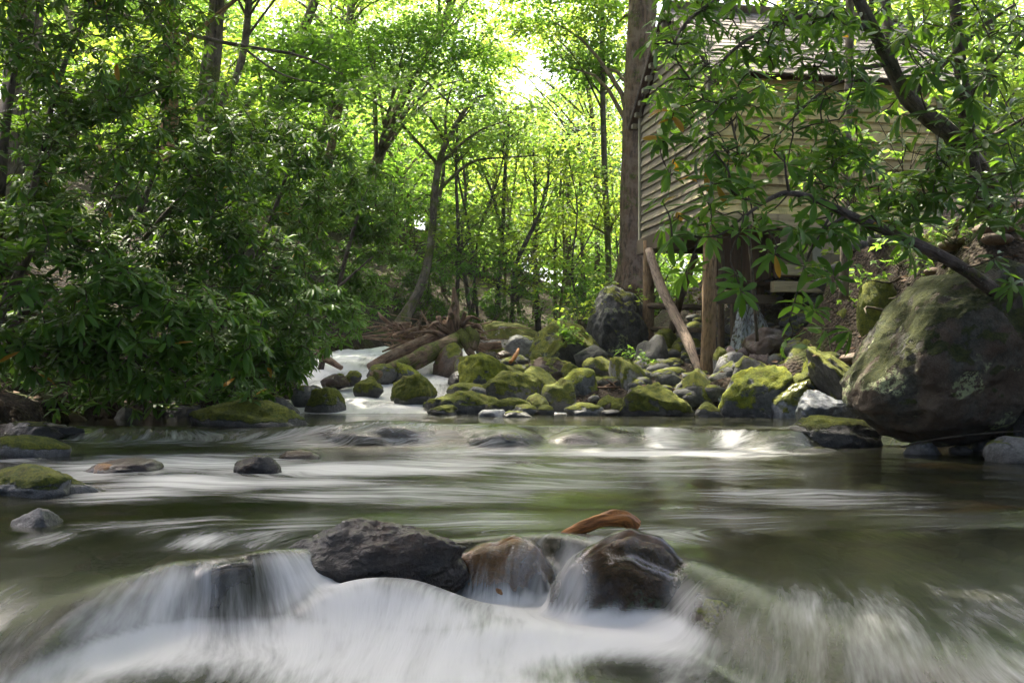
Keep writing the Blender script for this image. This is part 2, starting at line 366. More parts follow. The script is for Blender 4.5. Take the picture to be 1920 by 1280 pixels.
BX_Y = [0, 3, 5, 8, 10, 12, 13.4, 14.3, 15, 16, 18, 20, 22, 26, 32, 45, 80, 140]
BX_L = [-3.4, -3.2, -3.3, -4.5, -4.9, -4.9, -4.4, -3.3, -3.1, -3.2, -3.8, -4.1, -3.2, -1, 2, 6, 10, 14]
BX_R = [4.2, 4.2, 4.4, 4.45, 4.4, 4.3, 4.0, 1.4, -.5, -.6, -.3, .5, 2.2, 4.5, 6, 9, 13, 17]
def gz(x, y):
    x = np.asarray(x, float); y = np.asarray(y, float)
    xl, xr = np.interp(y, BX_Y, BX_L), np.interp(y, BX_Y, BX_R)
    dl, dr = xl-x, x-xr
    lev = np.where(y < 14, .17*sstep(9.9, 10.4, y), water_level(y)); lev = lev-.2*sstep(4.2, 3.6, y)
    inside = np.minimum(-dl, -dr)
    bed = lev-.38*sstep(-.1, .7, inside)+.02
    right = lev+.1+np.where(dr < 2.2, .34*dr, .75+.62*(dr-2.2)); right = np.where(dr > 9, lev+.1+.75+.62*6.8+.28*(dr-9), right)
    far = lev+.05+np.minimum(.33*dr, 3+.2*dr); yard = lev+.05+.06*np.clip(dr, 0, 5)+.8*np.clip(x-3.5, 0, 1.7)+.12*np.maximum(0, x-5.2)+.22*np.maximum(0, y-17)*sstep(2.3, 3.6, x)
    right = np.where(y > 14.2, yard+(far-yard)*sstep(21, 25, y), right)
    right = right+1.75*sstep(3.75, 5.0, x)*sstep(9.9, 11.2, y)*sstep(16.2, 14, y)
    right = np.where((y > 9.5) & (y < 17), np.minimum(right, np.maximum(2.25+.2*(x-4.5), 1.2)), right)
    left = lev+.15+.42*dl; left = np.where(dl > 12, lev+.15+.42*12+.3*(dl-12), left)
    z = np.where(dl > 0, left, np.where(dr > 0, right, bed))
    q = np.stack([x*.55, y*.55, 0*x], -1)
    out = sstep(0, 1.2, np.maximum(dl, dr))
    z = z+out*(.16*fbm(q, 4)+.05*fbm(q*5, 3))+(1-out)*.05*fbm(q*3, 3)
    return z
def grid_mesh(ys, half, nx):
    Y = np.repeat(ys[:, None], nx, 1); X = np.linspace(-1, 1, nx)[None]*half[:, None]
    return X, Y
ys = np.concatenate([np.linspace(-14, 2, 30), np.linspace(2.1, 24, 190), np.geomspace(24.3, 420, 60)])
half = np.where(ys < 2, 16, np.where(ys < 24, 8+ys*.35, 16.4+(ys-24)*1.1)); NX = 200
X, Y = grid_mesh(ys, half, NX); Z = gz(X, Y)
i = np.arange(len(ys)-1)[:, None]*NX; j = np.arange(NX-1)[None]
gq = np.stack([i+j, i+j+1, i+NX+j+1, i+NX+j], -1).reshape(-1, 4)
gv = np.stack([X, Y, Z], -1).reshape(-1, 3)
m, nt, out = new_mat('forest_floor'); g = N(nt); co = g.obj()
n1 = g.noise(co, 1.1, 6, .6); n2 = g.noise(co, 14, 6, .7); n3 = g.voro(co, 22)
col = g.mix(g.ramp(n2, .35, .65), (.018, .014, .010), (.058, .043, .030)); col = g.mix(g.ramp(n3, .1, .45, .55, 0), col, (.095, .068, .05))
col = g.mix(g.ramp(n1, .52, .64, 0, .8), col, (.05, .065, .012))
col = g.mix(g.attr('bed').outputs['Fac'], col, g.mix(g.ramp(n2, .35, .65), (.016, .011, .006), (.05, .034, .017)))
nt.links.new(g.bsdf(col, .95, g.bump(g.math('ADD', n2, n3), .9, .05), .2), out.inputs[0])
bedm = sstep(-.15, .15, np.minimum(gv[:, 0]-np.interp(gv[:, 1], BX_Y, BX_L), np.interp(gv[:, 1], BX_Y, BX_R)-gv[:, 0]))
ground = link('ground', mesh_np('ground', gv, gq, m, True, {'bed': bedm})); tag(ground, kind='structure')

# ------------------------------------------------------------------ rocks
bmi = {}
def ico(sub):
    if sub not in bmi:
        b = bmesh.new(); bmesh.ops.create_icosphere(b, subdivisions=sub, radius=1.0)
        bmi[sub] = (np.array([v.co for v in b.verts]), np.array([[v.index for v in f.verts] for f in b.faces])); b.free()
    return bmi[sub]
SOLID = []           # (verts, tris) of what water flows round
def rock_shape(sub, seed, ang=.5, rough=1.):
    v, f = ico(sub); r = np.random.default_rng(seed)
    p = v.copy(); off = r.uniform(0, 60, 3)
    p = p*(1+.30*perlin(v*.9+off)+.16*perlin(v*1.9+off+5))[:, None]
    for k in range(int(5+ang*9)):                                   # worn facets
        n = r.normal(size=3); n /= np.linalg.norm(n); c = r.uniform(.55, .92)
        d = p@n; over = np.maximum(d-c, 0); p = p-n[None]*(over*(.45+.5*ang))[:, None]
    p = p*(1+rough*(.055*perlin(v*4.2+off)+.030*perlin(v*9+off)+.018*perlin(v*19+off)+(.012*perlin(v*37+off) if sub > 4 else 0)))[:, None]
    lo, hi = p.min(0), p.max(0); return (p-(lo+hi)/2)/((hi-lo)/2), f
def rock(px, py, w_, h_, d, mat, label, tilt=0, name='boulder', ds=.8, seed=None, sink=.35, sub=4, ang=.5, cat='rock', group=None, rough=1., yaw=0):
    seed = seed if seed is not None else int(px*7+py*13+d*100)
    if 12.6 < d < 18.5: w_ *= 1.2 if px > 865 else .95; h_ *= 1.12 if px > 865 else 1.; sub = 5 if w_ > 85 else min(sub, 4)
    if sink > .06: py, h_, sink = py+.3*h_, 1.6*h_, 0.
    p, f = rock_shape(sub, seed, ang, rough)
    rx, rz = w_/2/F*d, h_/2/F*d; ry = max(rx, rz)*ds if ds < 5 else ds-5
    p = p*np.array([rx, ry, rz]); 
    a = math.radians(tilt); R = np.array([[math.cos(a), 0, math.sin(a)], [0, 1, 0], [-math.sin(a), 0, math.cos(a)]]).T
    p = p@R.T
    if yaw: a = math.radians(yaw); p = p@np.array([[math.cos(a), -math.sin(a), 0], [math.sin(a), math.cos(a), 0], [0, 0, 1]]).T
    lo = p[:, 2] < 0; p[lo, 2] *= 1+2*sink
    c = P(px, py, d); bz = p[:, 2].min(); org = c+np.array([0, 0, bz])
    if 'moss' in mat and sub > 4:                                   # tufts of moss stand proud of the stone
        up_ = p/np.array([rx, ry, rz])**2; up_ /= np.linalg.norm(up_, axis=1)[:, None]; tf_ = np.maximum(perlin(p*13+seed)+.25, 0)*sstep(-.15, .5, up_[:, 2]); p = p+up_*((.016*tf_+.014*np.abs(perlin(p*27+seed))*(tf_ > 0)))[:, None]
    wl_ = np.where(c[1] < 14, .17*(c[1] > 10.1), water_level(c[1])) - .19*(c[1] < 3.7); wet_ = 1-sstep(.01, .09, p[:, 2]+c[2]-wl_+.03*perlin(p*6+seed))
    o = link(name, mesh_np(name, p-np.array([0, 0, bz]), f, M[mat], True, {'wet': wet_}), None, org)
    tag(o, label, cat, group); SOLID.append((p+c, f)); return o
FILM = []
FILMED = ('large brown wet boulder', 'drowned', 'broad drowned', 'speckled grey ledge', 'flat dark ledge', 'brown stone just')
ROCKS = """
478 787 250 76 11.0 moss long moss-covered boulder lying at the upper ledge beneath the rhododendron thicket|tilt=-8 ds=.55 sub=5 ang=.2
55 818 205 58 10.3 moss low mossy slab at the water's edge under the shaded thicket|ds=.7 tilt=6 sub=5
62 843 138 58 9.0 half round dark stone with green moss, resting against the low mossy slab|sub=4
70 901 260 66 6.35 half flat grey stone patched with dark green moss at the stream edge|ds=.8 sub=5 ang=.25 tilt=2
62 973 100 46 4.95 half small pointed grey stone with a green mossy side amid smooth water|sub=4 ang=.9
232 874 145 34 7.5 wetbrown flat wet brown stone awash in the middle pool|ang=.3 sub=4 tilt=1
205 879 60 20 7.4 orange small orange-brown stone touching the flat wet brown stone|ang=.2 sub=3
482 873 88 42 7.5 wet small dark wet stone with a pointed top in white streaks|ang=.7
560 853 78 20 8.8 wetbrown low brown stone almost covered by water below the ledge|ang=.2
992 873 54 20 8.0 wet tiny dark stone breaking the green water of the middle pool|ang=.2
706 1024 350 122 4.18 wet big dark wet boulder dividing the front cascade|sub=6 ang=.12 tilt=9 ds=.6 sink=.35 seed=78
1160 1103 335 186 4.0 yellowlichen large brown wet boulder with yellow lichen under a sheet of water|sub=6 ang=.04 rough=.8 ds=.75 tilt=6 seed=41
945 1062 200 110 4.25 orange drowned orange-brown stone in the chute beside the dark boulder|sub=5 ang=.05 tilt=-18 rough=.8
1345 1195 120 130 3.62 wet dark stone at the foot of the yellow-lichened boulder in the cascade|sub=5 ang=.3
425 1092 110 60 3.86 brownmoss brown stone just showing through the crest of the widest fall|sub=4 ang=.2 sink=.5
330 1120 380 60 3.95 wetbrown broad drowned stone beneath the widest fall|sub=5 ang=.2 sink=.4
715 815 240 40 10.2 wet drowned rounded ledge stone near the long mossy boulder|sub=5 ang=.25 sink=.5
935 822 210 46 10.1 grey speckled grey ledge stone with a thin film of water|sub=5 ang=.25 sink=.5
1110 822 210 36 10.2 wet flat dark ledge stone under the falling water film|sub=5 ang=.25 sink=.5
1325 820 130 34 10.4 brownmoss drowned olive ledge stone between two small falls|sub=4 sink=.5
1530 812 240 66 10.3 moss wide dark mossy ledge stone below the giant boulder|sub=5 ang=.25 ds=.6
1530 849 120 22 9.6 half thin mossy stone lying in water before the wide ledge stone|sub=4 ang=.2
1548 766 120 62 11.3 blue wet blue-grey stone with mossy edges leaning on the giant boulder|sub=5 ang=.6 tilt=-10
1797 672 455 332 9.6 lichen giant lichen-spotted boulder overhanging the stream|sub=6 ang=.05 rough=.8 ds=.8 tilt=14 sink=-.03 seed=12
1732 842 82 34 9.3 half small mossy stone in the shadow below the giant boulder|ang=.4
1905 846 110 58 8.5 half grey angular stone with mossy patches in shadow at the bank|ang=.9 tilt=-20
1928 785 66 110 9.3 moss dark mossy stone standing beyond the giant boulder's shadow|ang=.3
1845 838 50 30 9.6 dark dark pebble-like stone under the giant boulder's overhang|sub=3
1800 843 40 18 9.5 dark flat dark stone in the giant boulder's shade next to a stick|sub=3
1422 735 130 105 13.0 mossbright sloping boulder covered with bright green moss|sub=5 ang=.6 tilt=-32 seed=5 ds=.7
1487 752 82 76 12.7 blue blue-grey stone with moss skirt beside the brightest mossy boulder|sub=5 ang=.6
1512 717 72 40 12.8 moss small mossy log-shaped stone above the blue-grey stone|tilt=40 ang=.1
1578 690 62 130 12.4 moss tall mossy stone leaning on the giant boulder's flank|sub=5 tilt=38 ang=.3
1537 695 50 62 13.4 mossbright narrow bright mossy stone behind the tall leaning stone|tilt=25 ang=.2
1519 665 86 46 14.4 half oval grey stone with moss cap on the slope under the mill|tilt=-14 ang=.3
1568 650 56 30 14.6 grey smooth grey stone high on the slope beside the giant boulder|tilt=-15 ang=.2
1437 637 74 42 15.7 wetbrown rounded wet brown stone splashed by the mill race|ang=.2 sub=5
1379 683 70 42 15.3 grey smooth grey stone propped near the mill's thick corner post|tilt=-12 ang=.2
1430 672 50 40 15.6 pink flat pinkish stone below the splashed brown stone|ang=.7 tilt=-8
1366 660 24 22 15.6 pink little ochre stone heaped beside the thick corner post|ang=.5 sub=3
1398 656 26 14 15.7 pink little pink stone beneath the mill race|sub=3
1414 655 18 12 15.6 brownmoss little brown stone wedged beside the pinkish stone|sub=3
1352 668 26 34 15.5 half little mossy stone touching the thick corner post|sub=3
1367 705 66 52 14.5 dark wet dark stone with white sheen below the smooth grey stone|ang=.4
1410 700 70 46 14.0 dark dark mossy-edged stone between post stones and brightest mossy boulder|tilt=-30
1318 727 68 66 14.2 half grey boulder with mossy face below the thick corner post|ang=.5 sub=5
1228 752 124 62 13.5 moss broad moss-covered boulder in front of the mill posts|sub=5 ang=.7 seed=9
1335 770 56 32 13.0 half small flat-topped mossy stone at the pool margin|ang=.8
1282 725 34 28 14.7 grey small rounded grey stone under the mossy sill log|ang=.3
1186 712 56 88 15.2 half tall grey boulder with mossy back left of the mill post|sub=5 tilt=12 ang=.4
1198 735 36 24 14.5 moss small moss cap stone between tall grey boulder and broad mossy boulder|sub=3
1158 608 122 156 18.9 lich2 tall overhanging boulder with a white lichen streak|sub=6 ang=.25 sink=.05 tilt=6 seed=33 ds=.9
1062 646 120 76 17.7 lich2 dark sloping mossy slab against the tall overhanging boulder|sub=5 ang=.5 tilt=-24
1108 665 54 34 17.0 dark dark rounded stone in the cave under the tall overhanging boulder|ang=.2
912 691 90 52 15.5 mossbright mossy angular boulder with pale top beside the white rapids|sub=5 ang=.9 ds=.7
873 686 38 36 16.0 moss small brown mossy boulder where the rapids squeeze by the log jam|ang=.4
955 724 106 52 14.8 moss large faceted mossy boulder in the middle of the boulder bank|sub=5 ang=.8
1013 712 66 48 15.1 half rounded half-mossy boulder behind the large faceted one|ang=.3
958 702 100 30 15.8 moss long mossy boulder lying aslant across the boulder bank|tilt=-18 ang=.2
1030 691 86 38 16.2 brownmoss long brown boulder with mossy lip under the sloping slab|tilt=-6 ang=.3
1049 738 56 54 14.3 moss squarish mossy boulder above the still pool|ang=.4 sub=5
1085 711 62 44 14.9 mossbright bright mossy egg-shaped boulder on the bank|tilt=-16 ang=.2
1120 683 48 28 15.6 moss moss-tufted boulder by the pale curved root|ang=.3
1072 695 36 22 15.7 moss small mossy boulder tucked above the egg-shaped one|tilt=-20
868 755 126 42 14.2 moss long low mossy boulder where rapids meet the pool|tilt=-7 sub=5 ang=.2 ds=.6
830 767 62 18 13.8 moss low mossy hump at the lip of the rapids|ang=.2
958 759 66 26 14.0 moss oval mossy stone at the pool margin below the large faceted boulder|ang=.3
1008 751 40 24 14.1 moss small dark mossy stone before the squarish boulder|tilt=-15
984 766 42 16 13.7 half flat grey-topped mossy stone touching still water|ang=.5
1022 766 30 14 13.6 moss small mossy stone second along the still water's edge|sub=3
1097 766 66 22 13.6 half flat mossy stone alone at the still water's edge|ang=.4
1135 757 40 32 13.9 brownmoss brownish mossy stone at the foot of the rooty bank|ang=.3
1160 760 36 26 13.8 moss small rounded mossy stone left of the broad mossy boulder|ang=.3
1145 772 30 9 13.3 grey pale flat pebble at the still water's edge|sub=3
924 776 46 16 13.0 blue wet blue-grey stone standing in the still upper pool|ang=.7
968 778 50 16 12.9 moss low mossy stone beside the blue-grey one in the pool|ang=.2
930 765 36 20 13.9 moss mossy stone tucked under the long low boulder|sub=3
900 735 40 20 14.7 grey small pale stone wet by the rapids|sub=3
873 729 60 22 15.0 moss flat mossy stone at the side of the rapids|ang=.4
858 706 40 22 15.6 wet brown wet stone in the rapids' side channel|ang=.4
958 622 106 40 21.5 pale big pale sunlit slab with yellow moss behind the log jam|sub=5 ang=.6 tilt=-3
912 618 58 24 22.0 pale pale mossy boulder beside the big sunlit slab|ang=.4
986 648 84 38 19.5 half grey mossy boulder with smooth side below the sunlit slab|ang=.5 tilt=-4
925 655 66 22 19.8 half low pale boulder with water sliding past|ang=.4 tilt=-12
945 663 30 12 19.0 wet dark wet stone splitting the small upper cascade|tilt=-15 sub=3
691 722 62 34 15.2 moss mossy brown boulder parting the rapids|ang=.5
775 726 94 50 14.7 moss biggest dark mossy boulder standing in the rapids|sub=5 ang=.5 seed=22
612 748 82 46 14.2 moss mossy boulder by the rapids below overhanging branches|sub=5 ang=.4
575 738 60 34 14.5 half rounded half-mossy boulder under the thicket's hanging twigs|ang=.4
760 694 84 34 16.8 mossbright bright mossy slab below the fallen log|tilt=4 ang=.4
716 696 60 30 16.6 moss dark mossy boulder under the log's thin end|ang=.4
628 710 58 22 16.0 wet flat dark wet boulder in the side rapids|ang=.4
660 704 40 20 16.2 moss small mossy boulder in the side rapids near the log jam|ang=.4
842 672 66 62 17.6 brownmoss reddish mossy boulder holding up the log jam|ang=.5 tilt=-15 sub=5
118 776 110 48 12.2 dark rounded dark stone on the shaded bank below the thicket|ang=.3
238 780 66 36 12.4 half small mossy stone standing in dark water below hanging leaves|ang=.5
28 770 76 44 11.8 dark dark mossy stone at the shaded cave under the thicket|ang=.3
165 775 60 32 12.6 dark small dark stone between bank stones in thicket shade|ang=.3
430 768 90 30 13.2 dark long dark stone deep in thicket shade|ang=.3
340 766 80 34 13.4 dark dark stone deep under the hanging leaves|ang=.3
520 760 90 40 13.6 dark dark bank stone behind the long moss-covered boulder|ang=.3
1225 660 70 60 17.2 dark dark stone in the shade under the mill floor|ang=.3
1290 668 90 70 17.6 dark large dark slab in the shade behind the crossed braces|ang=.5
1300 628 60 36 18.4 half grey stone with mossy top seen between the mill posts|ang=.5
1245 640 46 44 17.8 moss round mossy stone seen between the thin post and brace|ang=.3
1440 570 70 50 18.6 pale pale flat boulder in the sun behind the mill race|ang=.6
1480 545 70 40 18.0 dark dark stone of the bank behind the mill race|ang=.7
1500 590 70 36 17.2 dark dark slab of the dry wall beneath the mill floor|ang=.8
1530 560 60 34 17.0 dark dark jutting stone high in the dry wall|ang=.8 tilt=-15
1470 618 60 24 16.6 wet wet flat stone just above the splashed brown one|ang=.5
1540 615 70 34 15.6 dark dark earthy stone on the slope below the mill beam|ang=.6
1600 600 60 60 14.0 moss mossy clod on the rooty bank above the leaning stones|ang=.3
1640 560 60 70 13.0 moss mossy hump on the rooty bank next to the giant boulder's top|ang=.3
1760 460 90 60 12.2 moss mossy dark boulder beneath the rhododendron trunks|ang=.4
"""
for line in ROCKS.strip().split('\n'):
    body, opt = line.split('|'); t = body.split(' ', 6)
    kw = {}
    for o_ in opt.split():
        k, v_ = o_.split('='); kw[k] = float(v_) if k not in ('sub', 'seed') else int(v_)
    ob_ = rock(*[float(q) for q in t[:5]], t[5], t[6], **kw)
    if t[6].startswith(FILMED): FILM.append((ob_.name, .032 if 'yellow' in t[6] else .02, .30 if 'yellow' in t[6] or 'orange' in t[6] or 'widest' in t[6] or 'broad' in t[6] else .12))
# ------------------------------------------------------------------ water
allv = []; allf = []; n0 = 0
for v, f in SOLID: allv.append(v); allf.append(f+n0); n0 += len(v)
bvh = BVHTree.FromPolygons(np.vstack(allv).tolist(), np.vstack(allf).tolist())
ysw = [2.3]
while ysw[-1] < 24: ysw.append(ysw[-1]+max(.009, .0046*ysw[-1]*(1 if ysw[-1] < 12 else 1.6)))
ysw = np.array(ysw); NW = 290
halfw = .52*ysw+.75
X, Y = grid_mesh(ysw, halfw, NW); Z = wz(X, Y)
pv = np.stack([X, Y, Z], -1).reshape(-1, 3)
bed = gz(pv[:, 0], pv[:, 1]); depth = pv[:, 2]-bed
keep = depth > -.25
# thin sheets slide over the drowned stones instead of leaving them dry
for nm, th_, lim in FILM:
    ob = bpy.data.objects[nm]; fv = np.array([v.co[:] for v in ob.data.vertices])+np.array(ob.location); ft = [list(q_.vertices) for q_ in ob.data.polygons]
    fb = BVHTree.FromPolygons(fv.tolist(), ft); lo, hi = fv.min(0), fv.max(0)
    for k in np.nonzero((pv[:, 0] > lo[0]) & (pv[:, 0] < hi[0]) & (pv[:, 1] > lo[1]) & (pv[:, 1] < hi[1]))[0]:
        hit = fb.ray_cast(Vector((pv[k, 0], pv[k, 1], 3)), Vector((0, 0, -1)))[0]
        if hit is not None and hit.z > pv[k, 2]-.03 and hit.z-pv[k, 2] < lim:
            pv[k, 2] = max(pv[k, 2], hit.z+th_)
Zs = pv[:, 2].reshape(X.shape)
for it in range(2):
    Zs[1:-1, 1:-1] = np.maximum(Zs[1:-1, 1:-1], .25*(Zs[:-2, 1:-1]+Zs[2:, 1:-1]+Zs[1:-1, :-2]+Zs[1:-1, 2:]))
pv[:, 2] = Zs.ravel(); depth = pv[:, 2]-bed; keep = depth > -.25

down = Vector((0, 0, -1))
for k in np.nonzero(keep)[0]:
    p = pv[k]; hit = bvh.ray_cast(Vector((p[0], p[1], p[2]+.012)), down, .9)[0]
    if hit is not None: depth[k] = min(depth[k], p[2]-hit.z)
depth = np.where(keep, depth, -1)
xf, yf = pv[:, 0], pv[:, 1]
px, py = proj(pv)
# stream function (across) and travel (along) for flow-aligned streaks
psi = xf.copy(); phi = yf.copy()
for cx, cyy, a in ((.0, 3.95, .0), (-.53, 4.3, .36), (.42, 4.15, .40), (-3.4, 6.3, .5), (-2.68, 7.5, .3), (-1.75, 7.4, .18), (-2.6, 11, .6), (-1.0, 14.6, .35), (-1.9, 15.1, .25), (-2.5, 14.2, .3), (1.3, 10.2, .5), (-.1, 10.1, .6)):
    if a == 0: continue
    r2 = (xf-cx)**2+(yf-cyy)**2; psi = psi-(xf-cx)*np.clip(a*a/np.maximum(r2, a*a), 0, 1)*.9
fan = sstep(4.5, 3.2, yf)
psi = psi-fan*.0
for cx, wd, st in ((-1.1, .55, .55), (.55, .8, .45), (1.5, .6, .2)):           # water fans out below each crest
    psi = psi-st*fan*np.exp(-((xf-cx)/wd)**2)*(xf-cx)
mid_ = sstep(4.7, 5.6, yf)*sstep(10.1, 9.2, yf)                      # the middle pool drifts sideways
pm_ = 1.15*(yf-7)+.22*xf+.16*np.sin(xf*1.5+.6)+.10*np.sin(xf*3.1+yf*.8)+.16*fbm(np.stack([xf*.7, yf*.9, 0*xf+5], -1), 2)
for cx, cyy, a in ((-2.68, 7.5, .34), (-1.75, 7.4, .26), (-3.4, 6.3, .5), (.12, 8.0, .2), (-1.75, 8.8, .25), (-.53, 4.6, .5), (.42, 4.5, .5)):
    pm_ = pm_-1.15*(yf-cyy)*np.clip(a*a/np.maximum((xf-cx)**2*.6+(yf-cyy)**2, a*a), 0, 1)*.8
psi, phi = psi*(1-mid_)+mid_*pm_, phi*(1-mid_)+mid_*(xf*.9)
psi = psi+.05*fbm(np.stack([xf*.9, yf*.9, 0*xf], -1), 3)
# foam (entrained air): where it is made and where it drifts
foam = np.zeros(len(pv))
def blob(px0, py0, rx, ry, s, zz=None):
    """rx, ry in photo pixels at the water's own depth"""
    global foam
    z = zz if zz is not None else (0.0 if py0 > 838 else .17)
    d0 = (CZ-z)*F/(py0-HY); x0 = (px0-960)/F*d0; dr = (CZ-z)*F/max(py0+ry-HY, 8); dx = rx/F*d0; dy = abs(d0-dr)+.02
    foam = np.maximum(foam, s*np.exp(-(((xf-x0)/dx)**2+((yf-d0)/dy)**2)**1.2))
# lower basin: nearly all white, dark gaps
zl = pv[:, 2]
low = sstep(-.11, -.17, zl)*np.interp(px, [-50, 120, 1300, 1480], [.6, 1, 1, .5])
gaps = np.exp(-(((px-330)/230)**2+((py-1290)/42)**2))+np.exp(-(((px-1130)/170)**2+((py-1262)/48)**2))+.9*np.exp(-(((px-1750)/380)**2+((py-1290)/90)**2))
foam = np.maximum(foam, low*(1-.9*np.clip(gaps, 0, 1))*np.interp(px, [1230, 1450], [.92, .24]))
dzs = (wz(xf, yf+.05)-wz(xf, yf-.05))/.1
slope = sstep(.02, .6, dzs)*(yf < 4.6)
foam = np.maximum(foam, slope*np.interp(px, [-100, 60, 150, 560, 700, 880, 1000, 1320, 1420, 1700, 2000], [.03, .07, .48, .6, .75, .2, .16, .24, .3, .26, .18]))
foam = np.maximum(foam, .95*np.exp(-(((px-740)/260)**2+((py-1150)/75)**2))*(yf < 4.4))
foam = np.maximum(foam, .7*np.exp(-(((px-610)/190)**2+((py-1085)/45)**2))*(yf < 4.6))
for b in ((560, 838, 240, 9, .8), (900, 850, 160, 8, .5), (1250, 850, 220, 7, .8), (1440, 848, 70, 6, .4), (330, 830, 240, 16, .75), (200, 838, 110, 14, .8), (330, 862, 200, 14, .5),
          (380, 905, 180, 18, .66), (560, 900, 200, 16, .6), (700, 880, 220, 16, .68), (860, 870, 200, 14, .6), (1060, 875, 180, 14, .52), (640, 930, 180, 14, .5), (250, 925, 120, 14, .6), (820, 925, 200, 18, .48), (1050, 905, 220, 14, .46),
          (1280, 880, 200, 20, .44), (1500, 930, 220, 26, .36), (1350, 970, 160, 26, .34), (1230, 1000, 120, 22, .5), (900, 980, 160, 20, .46), (470, 1010, 150, 24, .46), (300, 985, 160, 18, .3), (90, 1010, 70, 16, .3), (560, 985, 90, 22, .4), (1700, 960, 200, 40, .18), (40, 860, 60, 8, .4)):
    blob(*b)
foam = np.maximum(foam, .27*sstep(1050, 1160, py)*sstep(1290, 1420, px)*(yf < 4.6)); foam = np.maximum(foam, .2*sstep(1050, 1150, py)*sstep(160, 40, px)*(yf < 4.6))
# ledge falls
led = sstep(.06, .25, dzs)*(yf > 8.8)*(yf < 11.5)
foam = np.maximum(foam, led*np.interp(px, [100, 250, 420, 600, 800, 850, 930, 1200, 1230, 1320, 1370, 1420], [.15, .4, .4, .35, .35, .2, .05, .08, .8, .06, .85, .1]))
foam = np.maximum(foam, .12*(yf > 10)*(yf < 14)*np.exp(-((px-700)/330)**2))
foam = np.maximum(foam, sstep(13.75, 14.1, yf)*(1-.5*np.clip(fbm(np.stack([xf*1.4, yf*1.4, 0*xf+3], -1), 3), 0, 1)))
foam = np.maximum(foam, .5*np.exp(-(((px-1000)/55)**2+((py-1085)/80)**2))*(yf < 4.7)); foam = np.maximum(foam, .5*np.exp(-(((px-1275)/45)**2+((py-1110)/60)**2))*(yf < 4.7))
foam = np.maximum(foam, .72*np.exp(-(((px-1072)/44)**2+((py-1085)/90)**2))*(yf < 4.7)); foam = np.maximum(foam, .42*np.exp(-(((px-1150)/130)**2+((py-1014)/14)**2))*(yf < 4.9))
foam = np.where((yf > 8.5) & (yf < 13), foam*sstep(3.3, 2.6, xf), foam)
# foam drifts in wisps
wis = fbm(np.stack([psi*2.2, yf*.7, 0*xf], -1), 4)
foam = np.clip(foam*(1+(.55+.25*(yf < 4.6))*wis*np.where(yf < 4.6, np.interp(px, [60, 200, 1250, 1400], [0, 1, 1, 0]), 1)), 0, 1)
idx = np.arange(len(pv)).reshape(len(ysw), NW)
q = np.stack([idx[:-1, :-1], idx[:-1, 1:], idx[1:, 1:], idx[1:, :-1]], -1).reshape(-1, 4)
kf = depth > -.2
q = q[kf[q].any(1)]
used = np.unique(q); rm = -np.ones(len(pv), int); rm[used] = np.arange(len(used)); q = rm[q]
m, nt, out = new_mat('stream_water'); g = N(nt)
fl = g.attr('flow').outputs['Vector']; fo = g.attr('foam').outputs['Fac']; de = g.attr('depth').outputs['Fac']
nA = g.noise(g.mapping(fl, (24, 2.2, 1)), 1., 5, .62); nB = g.noise(g.mapping(fl, (70, 7, 1)), 1., 4, .6); nC = g.noise(g.mapping(fl, (6, 1.2, 1)), 1., 4, .55, .6)
st = g.math('ADD', g.math('MULTIPLY', nA, .42), g.math('ADD', g.math('MULTIPLY', nB, .22), g.math('MULTIPLY', nC, .48)))     # about .56 mean
lo = g.math('ADD', fo, g.math('MULTIPLY', g.math('SUBTRACT', st, .56), 1.7))
ff = g.math('MULTIPLY', g.ramp(lo, .02, 1.0), g.ramp(fo, .0, .16))
fcol = g.mix(nC, (.50, .50, .49), (.68, .68, .67))
foamB = g.bsdf(fcol, .85, g.bump(st, .35, .02), .2)
tr = g.node('ShaderNodeBsdfTransparent')
g.set(tr.inputs['Color'], g.mix(g.ramp(de, 0, .3), (.96, .95, .9), (.62, .6, .38)))
mk = g.bsdf(g.mix(g.ramp(g.noise(g.mapping(fl, (.9, 1.1, 1)), 1., 3, .5), .56, .68, 0, .7), g.mix(g.ramp(nC, .35, .65), (.009, .013, .004), (.027, .028, .009)), (.085, .052, .018)), .6, None, 0.)
op = g.math('SUBTRACT', 1.0, g.math('POWER', 2.718, g.math('MULTIPLY', g.math('MAXIMUM', de, 0.), -3.6)))
body = g.node('ShaderNodeMixShader'); g.set(body.inputs[0], op); nt.links.new(tr.outputs[0], body.inputs[1]); nt.links.new(mk, body.inputs[2])
bn = g.bump(g.math('ADD', g.math('MULTIPLY', nA, .8), g.math('MULTIPLY', nC, .5)), .22, .015)
gl = g.node('ShaderNodeBsdfGlossy'); g.set(gl.inputs['Roughness'], g.attr('churn').outputs['Fac']); g.set(gl.inputs['Normal'], bn)
fr = g.node('ShaderNodeFresnel'); fr.inputs['IOR'].default_value = 1.33
wet = g.node('ShaderNodeMixShader'); g.set(wet.inputs[0], fr.outputs[0]); nt.links.new(body.outputs[0], wet.inputs[1]); nt.links.new(gl.outputs[0], wet.inputs[2])
mx = g.node('ShaderNodeMixShader'); g.set(mx.inputs[0], ff); nt.links.new(wet.outputs[0], mx.inputs[1]); nt.links.new(foamB, mx.inputs[2])
